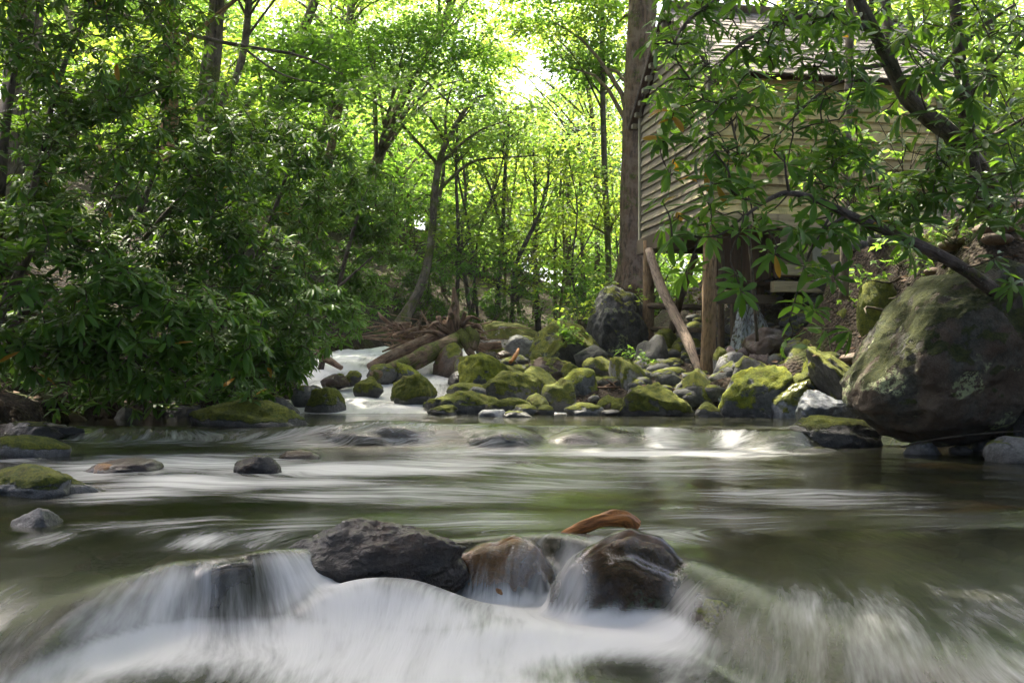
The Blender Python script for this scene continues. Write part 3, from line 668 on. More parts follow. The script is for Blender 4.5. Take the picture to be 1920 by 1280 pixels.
# thin edges melt into what they wash over
edge = g.node('ShaderNodeMixShader'); g.set(edge.inputs[0], g.ramp(de, -.004, .014))
t2 = g.node('ShaderNodeBsdfTransparent'); nt.links.new(t2.outputs[0], edge.inputs[1]); nt.links.new(mx.outputs[0], edge.inputs[2])
nt.links.new(edge.outputs[0], out.inputs[0])
water = link('stream_water', mesh_np('stream_water', pv[used], q, m, True, {'foam': foam[used], 'depth': depth[used], 'churn': (.11+.10*np.maximum(sstep(5.2, 3.5, yf), .7*sstep(9.2, 9.7, yf)*sstep(10.9, 10.5, yf)))[used]}, {'flow': np.stack([psi, phi, 0*psi], -1)[used]}))
tag(water, kind='structure')
# ------------------------------------------------------------------ the mill on its posts
MO = P(1330, 700, 16.0); MO[2] = .69
mill = empty('mill_house', MO, 'weathered grey-brown clapboard tub mill standing on log posts above the stream', 'mill')
mill.rotation_euler = (0, 0, math.atan2(.185, 1))
MW, MD = 3.73, 3.4; ZB, ZE = 3.07-.69, 5.25-.69; PIT = math.tan(math.radians(38)); 
def prism(name, poly, axis, a, b, mat, parent=mill, jit=0., bevel=True):
    """polygon of (p,q) extruded along axis 0 (poly in y,z), 1 (poly in x,z) or 2 (poly in x,y) from a to b"""
    poly = np.asarray(poly, float); n = len(poly); vs_ = []
    for t in (a, b):
        for p, q_ in poly:
            vs_.append({0: (t, p, q_), 1: (p, t, q_), 2: (p, q_, t)}[axis])
    v = np.array(vs_)
    if jit: v = v+RNG.normal(0, jit, v.shape)
    sides = [[k, (k+1) % n, n+(k+1) % n, n+k] for k in range(n)]
    bm = bmesh.new(); bv = [bm.verts.new(c) for c in v]
    for s in sides: bm.faces.new([bv[k] for k in s])
    bm.faces.new([bv[k] for k in range(n)][::-1]); bm.faces.new([bv[n+k] for k in range(n)])
    bmesh.ops.recalc_face_normals(bm, faces=bm.faces)
    if bevel: bmesh.ops.bevel(bm, geom=list(bm.edges), offset=.004, segments=1, affect='EDGES')
    me = bpy.data.meshes.new(name); bm.to_mesh(me); bm.free(); me.materials.append(M[mat] if isinstance(mat, str) else mat)
    return link(name, me, parent)
def box(name, x0, x1, y0, y1, z0, z1, mat, parent=mill, jit=0.): return prism(name, [(x0, y0), (x1, y0), (x1, y1), (x0, y1)], 2, z0, z1, mat, parent, jit)
nb = 15; ex = (ZE-ZB)/nb
front = box('front_wall', .03, MW-.03, .03, .07, ZB+.02, ZE, 'inner'); gable = prism('gable_wall', [(.03, ZB+.02), (MD-.03, ZB+.02), (MD-.03, ZE), (MD/2, ZE+MD/2*PIT-.03), (.03, ZE)], 0, .03, .07, 'inner')
prism('rear_wall', [(.08, ZB), (MW, ZB), (MW, ZE), (.08, ZE)], 1, MD-.06, MD, 'inner'); prism('far_gable_wall', [(.08, ZB), (MD-.07, ZB), (MD-.07, ZE), (MD/2, ZE+MD/2*PIT-.03), (.08, ZE)], 0, MW-.04, MW, 'inner')
for k in range(nb):                                              # front clapboards, lapped
    z = ZB+k*ex; s = RNG.normal(0, .008, 4)
    cut = [.05, MW-.05] if k % 3 != 1 else [.05, MW*RNG.uniform(.35, .7), MW-.05]
    for a, b in zip(cut[:-1], cut[1:]):
        o = prism('siding_board', [(.03, z+ex*1.12), (.028-.008, z+ex*1.12), (-.026+s[0]*.5, z+s[1]), (.0, z+s[1]-.001), (.03, z+.01)], 0, a+.003, b-.003, 'board_u', front, .004)
ng = nb+9
for k in range(ng):
    z = ZB+k*ex; s = RNG.normal(0, .007, 3)
    lim = lambda zz: 0 if zz <= ZE else (zz-ZE)/PIT
    a, b = lim(z+ex), MD-lim(z+ex); a0, b0 = max(lim(z), .06), MD-max(lim(z), .04)
    if b-a < .15: continue
    prism_poly = [(.03, z+ex*1.1), (.02, z+ex*1.1), (-.026, z+s[0]), (.0, z+s[0]-.001), (.03, z+.01)]
    o = prism('siding_board', [(p, q_) for p, q_ in prism_poly], 1, max(a, .06)+.02, min(b, MD-.05)-.02, 'board_v', gable, .0015)
box('corner_board', -.035, .055, -.04, .05, ZB-.06, ZE, 'trim'); box('corner_board', MW-.055, MW+.035, -.04, .05, ZB-.03, ZE, 'trim'); box('corner_board', -.04, .05, MD-.05, MD+.03, ZB-.05, ZE, 'trim')
# rake trim on the gable, frieze under the eave, floor beams
for s in (0, 1):
    ya, yb = (0, MD/2) if s == 0 else (MD, MD/2)
    prism('rake_board', [(ya, ZE-.02), (yb, ZE+MD/2*PIT-.02), (yb, ZE+MD/2*PIT+.07), (ya, ZE+.07)], 0, -.05, -.028, 'trim')
box('frieze_board', .05, MW, -.055, -.03, ZE-.17, ZE-.02, 'eave')
box('sill_beam', -.05, MW+.1, -.06, .12, ZB-.2, ZB-.002, 'panel'); box('sill_beam', -.06, .12, .13, MD+.05, ZB-.26, ZB-.004, 'postdark'); box('sill_beam', -.05, MW, MD-.14, MD+.04, ZB-.22, ZB-.005, 'postdark')
box('floor', .1, MW-.02, .1, MD-.1, ZB-.06, ZB-.02, 'inner')
for k in range(5): box('floor_joist', .5+k*.65, .62+k*.65, .14, MD-.15, ZB-.24, ZB-.065, 'postdark')
# roof: sheathing, lath ends under the rake, shingles
OV = .15; ye = -.26; ze = ZE+ye*PIT
roofN = prism('roof_slope', [(ye, ze+.03), (MD/2, ZE+MD/2*PIT+.03), (MD/2, ZE+MD/2*PIT+.06), (ye, ze+.06)], 0, -OV, MW+.3, 'eave')
roofF = prism('roof_slope', [(MD-ye, ze+.03), (MD/2, ZE+MD/2*PIT+.032), (MD/2, ZE+MD/2*PIT+.062), (MD-ye, ze+.06)], 0, -OV, MW+.3, 'eave')
nc = 16; nsh = 18; sl = math.hypot(MD/2-ye, (MD/2-ye)*PIT); es = sl/nc
dy, dz = math.cos(math.atan(PIT)), math.sin(math.atan(PIT))
shm = []
for vv in range(6):
    wv, lv = 1, 1
    v = np.array([(0, 0, -.004), (1, 0, -.004), (1, 1, -.012), (0, 1, -.012), (0, 0, .016), (1, 0, .016), (1, 1, -.002), (0, 1, -.002)], float)
    v[:, 2] += RNG.normal(0, .003, 8)*np.array([1, 1, 0, 0, 1, 1, 0, 0]); v[[0, 1, 4, 5], 1] += RNG.uniform(-.06, .06)
    shm.append(mesh_np('shingle', v, [[0, 3, 2, 1], [4, 5, 6, 7], [0, 1, 5, 4], [1, 2, 6, 5], [2, 3, 7, 6], [3, 0, 4, 7]], M['shingle'], False))
ws = (MW+.45)/nsh
for r_ in range(nc):
    for c_ in range(nsh):
        o = link('shingle', shm[RNG.integers(6)], roofN)
        L = es*1.55; s0 = r_*es-.03; x0 = -OV+(c_+(.5 if r_ % 2 else 0)*.9)*ws
        wd = ws*.97
        if x0+wd > MW+.34: wd = MW+.34-x0
        if wd < .03: wd = .05
        R = Matrix(((wd, 0, 0, x0), (0, L*dy, -dz, ye+s0*dy), (0, L*dz, dy, ze+.078+s0*dz), (0, 0, 0, 1))); o.matrix_local = R
for r_ in range(10):                                              # shingle courses of the far slope
    s0 = r_*.25
    prism('shingle_course', [(MD-ye-s0*dy, ze+.062+s0*dz), (MD-ye-s0*dy-.4*dy, ze+.064+s0*dz+.4*dz), (MD-ye-s0*dy, ze+.095+s0*dz)], 0, -OV-.02, MW+.32, 'shingle', roofF)
for k in range(9):                                                # lath ends
    t = .08+k*.105; yy = MD-ye-(MD/2-ye)*t; z_ = ze+(MD/2-ye)*t*PIT
    box('lath_end', -OV+.015, -.03, yy-.07, yy+.05, z_-.085, z_-.01, 'trim', roofF)
# under the floor: boarded recess, panel and battens on the front
pz0 = 3.0-.92-.69
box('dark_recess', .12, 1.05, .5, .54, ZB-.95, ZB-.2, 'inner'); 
pn = box('tub_panel', 1.06, 2.35, .1, .14, ZB-.92, ZB-.2, 'inner')
for k in range(4): box('panel_board', 1.07, 2.34, .075, .1, ZB-.9+k*.175, ZB-.9+k*.175+.168, 'panel', pn, .003)
box('batten', 1.66, 1.8, .04, .073, ZB-.98, ZB-.2, 'trim', pn); box('batten', 1.06, 1.14, .045, .073, ZB-.95, ZB-.2, 'eave', pn)
box('tub_beam', 1.0, 2.6, -.05, .09, ZB-1.16, ZB-1.0, 'panel'); box('tub_beam', .12, 1.1, .1, .24, ZB-1.33, ZB-1.2, 'postdark'); 
box('tub_side', 1.0, 1.05, .16, 1.6, ZB-.95, ZB-.2, 'inner'); box('tub_floor', .5, 2.3, .55, 1.7, ZB-1.0, ZB-.96, 'inner')
def mtube(name, mat, pts, rad, sides=12, rough=.12, seed=0, n=14):
    """pts as (px, py, depth)"""
    t = Tubes(); w_ = np.array([P(*p) for p in pts]); t.add(w_, rad, sides, rough, seed, n)
    o = link(name, t.mesh(name, M[mat], (0, 0, 0)), mill)
    o.matrix_parent_inverse = (Matrix.Translation(mill.location) @ Matrix.Rotation(mill.rotation_euler[2], 4, 'Z')).inverted(); return o
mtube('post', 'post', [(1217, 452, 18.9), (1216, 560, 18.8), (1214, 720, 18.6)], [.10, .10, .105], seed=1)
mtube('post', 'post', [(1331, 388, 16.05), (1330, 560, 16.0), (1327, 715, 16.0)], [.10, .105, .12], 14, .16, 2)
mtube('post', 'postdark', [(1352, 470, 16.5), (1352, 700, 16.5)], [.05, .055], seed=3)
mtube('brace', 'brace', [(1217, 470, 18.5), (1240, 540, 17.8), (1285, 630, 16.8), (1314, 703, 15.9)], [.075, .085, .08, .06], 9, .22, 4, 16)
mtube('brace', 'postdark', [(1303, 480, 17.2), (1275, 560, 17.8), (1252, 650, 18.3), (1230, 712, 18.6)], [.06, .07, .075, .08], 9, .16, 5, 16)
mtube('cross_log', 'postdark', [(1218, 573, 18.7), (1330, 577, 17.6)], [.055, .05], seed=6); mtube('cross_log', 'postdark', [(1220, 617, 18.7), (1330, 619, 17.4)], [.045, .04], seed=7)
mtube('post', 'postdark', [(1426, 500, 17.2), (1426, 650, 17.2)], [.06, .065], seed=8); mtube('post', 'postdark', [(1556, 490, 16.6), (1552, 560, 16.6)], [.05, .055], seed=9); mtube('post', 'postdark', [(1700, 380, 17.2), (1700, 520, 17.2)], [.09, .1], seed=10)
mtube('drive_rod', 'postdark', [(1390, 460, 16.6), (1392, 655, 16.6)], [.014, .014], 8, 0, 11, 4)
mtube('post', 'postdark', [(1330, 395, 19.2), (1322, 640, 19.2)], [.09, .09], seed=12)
ch = mtube('chute', 'postdark', [(1374, 520, 17.0), (1377, 655, 16.8)], [.06, .06], 8, .05, 13, 5)
sl_ = Tubes(); sl_.add(np.array([P(1200, 716, 16.6), P(1250, 714, 15.9), P(1305, 708, 15.4)]), [.075, .09, .08], 12, .15, 3, 12)
o = link('sill_log', sl_.mesh('sill_log', M['driftmoss'], P(1250, 714, 15.9)), None, P(1250, 714, 15.9)); tag(o, 'mossy fallen log lying level at the feet of the mill posts', 'log')
# race water dropping behind the thick post: a thin sheet with depth
th = np.linspace(0, 1, 14); sv = []; 
for k, t in enumerate(th):
    for s in np.linspace(-1, 1, 9):
        c = P(1402+10*t, 560+95*t**1.2, 16.9-.5*t); sv.append(c+np.array([s*(.10+.26*t), -.12*(1-s*s)-.05*math.sin(s*9), 0]))
sv = np.array(sv); ii = np.arange(13)[:, None]*9; jj = np.arange(8)[None]
fq = np.stack([ii+jj, ii+jj+1, ii+10+jj, ii+9+jj], -1).reshape(-1, 4)
m, nt, out = new_mat('falling_water'); g = N(nt); co = g.obj(); n_ = g.noise(g.mapping(co, (22, 22, 1.6)), 1., 4, .6)
ms = g.node('ShaderNodeMixShader'); g.set(ms.inputs[0], g.ramp(n_, .3, .7, .15, .65)); t2 = g.node('ShaderNodeBsdfTransparent')
nt.links.new(t2.outputs[0], ms.inputs[1]); nt.links.new(g.bsdf((.6, .64, .64), .6), ms.inputs[2]); nt.links.new(ms.outputs[0], out.inputs[0])
o = link('mill_race_fall', mesh_np('mill_race_fall', sv-sv.mean(0), fq, m), None, sv.mean(0)); tag(o, 'thin sheet of race water falling behind the thick corner post', 'waterfall'); o['kind'] = 'structure'; del o['category'], o['label']
# little trickle between the boulders
sv = np.array([P(1346+dx_*3+4*t, 722+32*t, 14.0-.15*t) for t in np.linspace(0, 1, 6) for dx_ in (-1, 0, 1)]); ii = np.arange(5)[:, None]*3; jj = np.arange(2)[None]
o = link('trickle_water', mesh_np('trickle_water', sv, np.stack([ii+jj, ii+jj+1, ii+4+jj, ii+3+jj], -1).reshape(-1, 4), m)); tag(o, kind='structure')
# ------------------------------------------------------------------ log jam
def wood(name, mat, px_pts, rad, label, cat='log', sides=12, rough=.14, seed=0, n=18, extra=(), group=None):
    w_ = np.array([P(*p) for p in px_pts]); t = Tubes(); t.add(w_, rad, sides, rough, seed, n)
    for e, r in extra: t.add(np.array([P(*p) for p in e]), r, 8, rough, seed+3, 10)
    o = link(name, t.mesh(name, M[mat], w_[0]), None, w_[0]); return tag(o, label, cat, group)
wood('fallen_log', 'drift', [(694, 688, 17.4), (740, 664, 17.8), (790, 644, 18.2), (850, 622, 18.8)], [.075, .095, .11, .13], 'long pale fallen log slanting up to the upturned roots', seed=1, extra=[])
wood('fallen_log', 'driftmoss', [(764, 684, 17.3), (800, 664, 17.7), (845, 645, 18.2), (880, 622, 18.8)], [.13, .16, .15, .13], 'thick dark fallen log with mossy ridge under the long pale one', seed=2)
wood('fallen_log', 'driftmoss', [(700, 705, 16.4), (735, 690, 16.7), (775, 672, 17.1)], [.08, .10, .09], 'short bright mossy log lying below the slanting logs', seed=3)
wood('fallen_log', 'drift', [(895, 652, 19.3), (940, 646, 19.3)], [.075, .07], 'short reddish log lying level right of the upturned roots', seed=4)
wood('split_stick', 'stick', [(957, 679, 17.6), (966, 667, 17.8), (972, 655, 18)], [.03, .035, .025], 'short orange-brown broken stick leaning by the small upper cascade', 'stick', seed=5)
wood('fallen_log', 'drift', [(575, 655, 17), (605, 668, 17), (640, 690, 16.8)], [.06, .07, .04], 'pale driftwood log under the thicket by the side rapids', seed=6)
wood('fallen_log', 'barkorange', [(752, 630, 19.6), (800, 622, 19.8), (850, 618, 19.9)], [.10, .11, .09], 'rotten reddish log behind the long pale one', seed=8, rough=.3)
# upturned root plate
t0 = P(858, 640, 18.6); root = empty('root_stump', t0, 'upturned dead root stump with a tall twisted spike on the log jam', 'stump')
def rpart(name, mat, pts, rad, sides=10, rough=.22, seed=0, n=12):
    w_ = np.array([P(*p) for p in pts]); t = Tubes(); t.add(w_, rad, sides, rough, seed, n); return link(name, t.mesh(name, M[mat], t0), root)
rpart('spike', 'drift', [(856, 640, 18.6), (850, 605, 18.5), (853, 572, 18.6), (851, 538, 18.6)], [.17, .12, .07, .025], seed=1, n=18)
rpart('root', 'driftmoss', [(852, 600, 18.5), (845, 590, 18.4), (846, 578, 18.5), (852, 566, 18.5)], [.06, .05, .035, .02], seed=2)
rpart('root', 'driftmoss', [(866, 628, 18.4), (874, 640, 18.2), (882, 660, 18.1), (892, 670, 18.0)], [.13, .10, .07, .03], seed=3)
rpart('root', 'driftmoss', [(880, 620, 18.4), (890, 635, 18.2), (886, 655, 18.1)], [.10, .09, .06], seed=4)
rng = np.random.default_rng(21)
for k, (a, b) in enumerate((((848, 628), (800, 612)), ((842, 622), (822, 594)), ((838, 630), (778, 634)), ((870, 615), (895, 608)), ((872, 618), (905, 620)), ((866, 610), (884, 592)), ((862, 612), (870, 585)), ((840, 618), (812, 606)), ((850, 612), (832, 600)), ((876, 625), (912, 632)), ((835, 632), (770, 624)), ((845, 634), (790, 646)), ((868, 606), (900, 600)), ((800, 628), (786, 606)))):
    a3, b3 = P(*a, 18.5), P(*b, 18.5+rng.uniform(-.5, .4)); mid = (a3+b3)/2+rng.normal(0, .06, 3)
    w_ = np.array([a3, mid, b3]); t = Tubes(); t.add(w_, [.05, .035, .012] if k not in (1,) else [.07, .065, .055], 7, .25, k, 10); link('root', t.mesh('root', M['drift'], t0), root)
T = Tubes(); rng = np.random.default_rng(23)
for k in range(90):
    a = P(rng.uniform(735, 905), rng.uniform(606, 652), rng.uniform(18.7, 19.9)); d_ = rng.normal(0, 1, 3)*[.55, .3, .22]; r0 = rng.choice([.012, .02, .03, .045])
    T.add(np.array([a, a+d_*.5+rng.normal(0, .06, 3), a+d_]), [r0, r0*.8, r0*.35], 6, .25, k, 8)
o = link('driftwood_brush', T.mesh('driftwood_brush', M['drift'])); tag(o, 'jumble of broken reddish sticks and roots on the log jam', kind='stuff')
# orange driftwood on the front boulder
wood('driftwood', 'stick', [(1054, 1001, 4.62), (1090, 988, 4.6), (1135, 974, 4.6), (1170, 972, 4.62), (1193, 989, 4.63)], [.012, .025, .031, .035, .03], 'wet orange-brown piece of driftwood stranded above the yellow-lichened boulder', 'driftwood', 20, .34, 9, 34)
wood('thin_stick', 'twig', [(1690, 838, 9.2), (1760, 822, 9.2), (1850, 812, 9.1), (1915, 808, 9.0)], [.008, .009, .008, .005], 'long thin stick under the giant boulder, lying over the water', 'stick', 6, .1, 2)
wood('pale_root', 'driftmoss', [(1105, 716, 15.5), (1112, 724, 15.3), (1135, 722, 15.3), (1150, 712, 15.5), (1152, 690, 15.8)], [.03, .06, .07, .05, .03], 'thick pale curved root emerging under the tall overhanging boulder', 'root', 10, .1, 6)
for k in range(12):
    a = P(1110+rng.uniform(0, 45), 738+rng.uniform(-12, 12), 14.9); b = a+rng.normal(0, 1, 3)*[.22, .1, .1]
    if k == 0: T = Tubes()
    T.add(np.array([a, (a+b)/2+rng.normal(0, .05, 3), b]), [.02, .016, .006], 6, .1, k, 7)
o = link('root_tangle', T.mesh('root_tangle', M['drift'])); tag(o, 'tangle of thin reddish roots between the bank boulders', kind='stuff')
T = Tubes()
for k in range(60):                                              # rootlets and sticks in the earth bank on the right
    a = P(rng.uniform(1560, 1900), rng.uniform(380, 600), 0)*0; pxr = rng.uniform(1560, 1910); pyr = 640-(pxr-1560)*.75+rng.uniform(-60, 60); a = P(pxr, max(pyr, 350), rng.uniform(11.3, 13.0)); a[2] = gz(a[0], a[1])+.06
    b = a+np.array([rng.normal(0, .35), rng.normal(0, .25), -abs(rng.normal(0, .25))]); 
    T.add(np.array([a, (a+b)/2+rng.normal(0, .06, 3), b]), [.022, .016, .005], 6, .1, k, 7)
o = link('bank_roots', T.mesh('bank_roots', M['twig'])); tag(o, 'thin roots and sticks strewn over the earth bank', kind='stuff')

# ------------------------------------------------------------------ trees with named trunks
GAP = ((1000, 125, 42, 30), (1075, 150, 12, 8))
def gapmask(p):
    px, py = proj(p); q = 9
    for a, b, rx, ry in GAP: q = np.minimum(q, ((px-a)/rx)**2+((py-b)/ry)**2)
    return q+1.0*fbm(np.stack([px/38, py/38, 0*px], -1), 2) > 1
def spray_leaves(cen, n, rad, thick, L, rng, tilt=.35, tv=DIA_V, tf=DIA_F, wr=.62, nrm_bias=None):
    """flat sprays of leaves: cen (k,3)"""
    k = len(cen); tot = k*n
    a = rng.uniform(0, 2*math.pi, tot); r = np.sqrt(rng.random(tot))*np.repeat(rad*rng.uniform(.6, 1.25, k), n)
    tl = np.repeat(rng.normal(0, .22, (k, 2)), n, 0)
    off = np.stack([np.cos(a)*r, np.sin(a)*r, rng.normal(0, thick, tot)], -1); off[:, 2] += (off[:, :2]*tl).sum(1)-.18*r*r/max(rad, .1)
    org = np.repeat(cen, n, 0)+off
    d = np.stack([np.cos(a+rng.normal(0, .9, tot)), np.sin(a+rng.normal(0, .9, tot)), rng.normal(-.25, .3, tot)], -1)
    nr = np.stack([rng.normal(0, tilt, tot), rng.normal(0, tilt, tot)-.12, np.ones(tot)], -1)
    l = L*rng.uniform(.65, 1.25, tot)
    return leaf_arrays(org, d, nr, l, l*wr, tv, tf, np.clip(np.repeat(rng.random(k), n)*.6+rng.random(tot)*.4, 0, 1))
def tree(name, label, trunk_px, rad, bark, crown_c, crown_r, ncl, leafL, leafmat, seed, group=None, limbs=(), nleaf=70, sides=12, rough=.1, clr=.75, cat='tree', world=None, ngap=True, tpl='dia', thick=.07, hollow=True, blk='trunk', nlimb=22):
    rng = np.random.default_rng(seed)
    w_ = np.array([P(*p) for p in trunk_px]) if world is None else np.asarray(world, float)
    base = w_[0].copy(); root_ = empty(name, base, label, cat, group)
    T = Tubes(); line = T.add(w_, rad, sides, rough, seed, 26, lump=2.5)
    for e, r in limbs: T.add(np.array([P(*p) for p in e]), r, 8, .1, seed+1, 14)
    cs = np.zeros((0, 3))
    if ncl:
        for cc, rr in zip(crown_c, crown_r):
            u = rng.normal(size=(ncl, 3)); u /= np.linalg.norm(u, axis=1)[:, None]; rad_ = (rng.uniform(.25, 1, ncl)**(1/2.2) if hollow else rng.random(ncl)**(1/3))[:, None]
            cs = np.vstack([cs, np.asarray(cc)+u*rad_*np.asarray(rr)])
        cs = cs[cs[:, 2] > gz(cs[:, 0], cs[:, 1])+.25]
        if ngap: cs = cs[gapmask(cs)]
        for c in cs[::max(1, len(cs)//nlimb)]:                      # limbs reach into the crown
            hd = np.linalg.norm(line[:, :2]-c[:2], axis=1); i = int(np.clip(np.argmin(np.abs(line[:, 2]+rng.uniform(.15, 1.1)*hd-c[2])), 4, 25)); a = line[i]; mid = (a+c)/2+np.array([0, 0, .1*np.linalg.norm(c-a)])+rng.normal(0, .08, 3)
            r0 = min(.35*np.interp(i, [0, 25], [np.atleast_1d(rad)[0], np.atleast_1d(rad)[-1]]), .06)+.006
            T.add(np.array([a, mid, c]), [r0, r0*.6, r0*.2], 5, .1, seed, 6)
    link(blk, T.mesh(blk, M[bark], base), root_)
    if len(cs):
        tv, tf = (DIA_V, DIA_F) if tpl == 'dia' else (MAP_V, MAP_F)
        v, f, r = spray_leaves(cs, nleaf, clr, thick, leafL, rng, tv=tv, tf=tf, wr=.62 if tpl == 'dia' else .95)
        link('crown', mesh_np('crown', v-base, f, M[leafmat], True, {'rnd': r}), root_)
    return root_
# big trunk behind the mill
tree('tree', 'huge furrowed trunk rising right behind the mill gable', [(1184, 545, 24), (1187, 480, 24), (1190, 300, 24), (1200, 100, 24), (1207, -60, 24), (1212, -400, 24)], [.44, .31, .30, .31, .30, .25], 'barkbig',
     [P(1180, -330, 25), P(1010, -330, 26), P(1070, 10, 26), P(1110, 110, 27)], [(5, 3, 3.6), (4, 2.5, 3.2), (1.6, 1.2, .8), (.9, .9, .6)], 36, .15, 'bright', 101, sides=36, rough=.10, nleaf=60, nlimb=10)
tree('tree', 'curved mossy tree leaning out over the log jam and forking high up', [(744, 625, 24), (760, 592, 24.2), (790, 535, 24.5), (809, 450, 25), (815, 360, 25), (828, 290, 25), (852, 240, 25), (880, 196, 25), (905, 180, 25), (930, 182, 25)], [.22, .135, .105, .095, .09, .07, .055, .045, .032, .016], 'barkmoss',
     [P(850, 200, 24), P(740, 190, 23.5)], [(2.0, 1.2, .7), (1.7, 1.2, .55)], 15, .125, 'mid', 102, limbs=[([(817, 365, 25), (850, 330, 24.9), (890, 302, 24.8), (940, 296, 24.6), (1010, 292, 24.5)], [.045, .038, .03, .022, .01]), ([(836, 270, 25), (836, 210, 25), (850, 150, 25)], [.035, .028, .012])], tpl='map', nleaf=48, clr=.7, nlimb=6)
tree('tree', 'dark leaning trunk crossing behind the curved mossy tree', [(690, 345, 31), (712, 290, 31), (745, 205, 31), (795, 95, 31), (828, 50, 31), (870, -60, 31)], [.17, .16, .15, .14, .12, .10], 'bark', [P(840, -330, 29), P(820, -60, 31), P(880, 40, 28), P(760, 90, 28), P(880, 130, 29)], [(5, 3, 4), (3.5, 3, 1.6), (1.8, 1.2, .9), (1.3, 1.2, .8), (.9, .9, .9)], 34, .14, 'bright', 103)
tree('tree', 'upright orange-brown mossy trunk above the left thicket', [(318, 330, 22), (318, 210, 22), (322, 90, 22), (324, -40, 22), (330, -300, 22)], [.18, .17, .16, .155, .14], 'barkorange', [P(330, -320, 22)], [(4.8, 3, 3.2)], 90, .2, 'bright', 104, sides=20)
tree('tree', 'mossy grey double trunk above the thicket next to the orange-brown one', [(375, 330, 23), (382, 240, 23), (400, 120, 23), (410, -30, 23), (420, -300, 23)], [.19, .175, .155, .14, .12], 'barkmoss', [P(430, -250, 23)], [(3, 3, 1.4)], 40, .14, 'bright', 105, limbs=[([(372, 260, 23), (380, 150, 23), (398, 20, 23), (405, -100, 23)], [.09, .085, .08, .07])], sides=18)
tree('tree', 'slanting slim trunk right of the mossy double trunk', [(388, 250, 24), (420, 180, 24), (445, 140, 24), (462, 60, 24), (470, -80, 24)], [.10, .09, .085, .08, .07], 'bark', [P(480, -120, 24)], [(2.4, 2, 1.2)], 30, .13, 'bright', 106)
tree('tree', 'long leaning lichened trunk reaching the top of the sunny canopy', [(470, 300, 27), (500, 210, 27), (545, 110, 27), (592, 0, 27), (640, -120, 27)], [.13, .125, .12, .115, .10], 'bark', [P(600, -300, 27), P(560, 120, 26)], [(5, 3, 4), (1.4, 1.4, 1.0)], 60, .17, 'bright', 107)
tree('tree', 'thin leaning reddish trunk beyond the thicket crest', [(592, 300, 29), (615, 220, 29), (640, 120, 29), (658, 20, 29), (670, -120, 29)], [.12, .11, .10, .10, .08], 'bark', [P(660, -60, 29), P(680, 100, 28.5)], [(3, 3, 1.5), (1.6, 1.6, .9)], 40, .13, 'bright', 108)
tree('tree', 'reddish trunk standing just right of the thin leaning one', [(608, 360, 30), (622, 270, 30), (640, 180, 30), (655, 60, 30), (660, -80, 30)], [.13, .12, .11, .10, .09], 'barkbig', [P(640, -60, 31)], [(2.6, 2.6, 1.3)], 30, .13, 'lime', 109)
tree('tree', 'slim moss-green trunk running full height left of the huge trunk', [(1142, 560, 27), (1140, 470, 27), (1133, 300, 27), (1130, 150, 27), (1128, -20, 27), (1126, -200, 27)], [.085, .08, .075, .07, .068, .06], 'barkmoss', [P(1110, 60, 27), P(1130, 380, 27)], [(1.6, 1.5, 1.2), (1.0, 1.0, .8)], 26, .12, 'lime', 110)
tree('tree', 'dark straight slim trunk with a broken top in the sunny wood', [(1064, 570, 33), (1065, 480, 33), (1066, 380, 33), (1067, 306, 33)], [.11, .10, .095, .085], 'barkdark', [P(1090, 420, 33)], [(1.2, 1.2, .8)], 10, .12, 'bright', 111)
tree('tree', 'leaning dark limb tree arching by the sky opening', [(1120, 520, 36), (1118, 330, 36), (1105, 180, 36), (1080, 110, 36), (1040, 70, 36)], [.10, .09, .07, .05, .02], 'barkdark', [P(1080, 250, 36), P(1130, 90, 36), P(1040, 20, 34), P(930, 110, 34)], [(2.0, 1.8, 1.2), (1.5, 1.5, 1.0), (2.2, 1.5, 1.0), (1.0, 1.2, .8)], 30, .12, 'lime', 112)
slim = [(px_, pb, pt, 25.4+((d*7)%23)*.3) for px_, pb, pt, d in [(905, 575, 325, 40), (880, 560, 340, 37), (975, 560, 330, 42), (940, 575, 400, 45), (1010, 570, 420, 48), (918, 560, 380, 34), (835, 520, 390, 38), (1030, 560, 440, 44), (1085, 555, 380, 39), (1100, 560, 450, 46), (700, 520, 470, 36), (1000, 560, 350, 52), (1045, 560, 420, 55), (955, 560, 430, 56), (885, 560, 420, 50), (1160, 520, 380, 38), (860, 540, 350, 46)]]
rng = np.random.default_rng(5); rank = np.argsort(np.argsort([q_[0] for q_ in slim]))
ORD = ['first', 'second', 'third', 'fourth', 'fifth', 'sixth', 'seventh', 'eighth', 'ninth', 'tenth', 'eleventh', 'twelfth', 'thirteenth', 'fourteenth', 'fifteenth', 'sixteenth', 'seventeenth', 'eighteenth', 'nineteenth', 'twentieth']+[str(q_) for q_ in range(21, 60)]
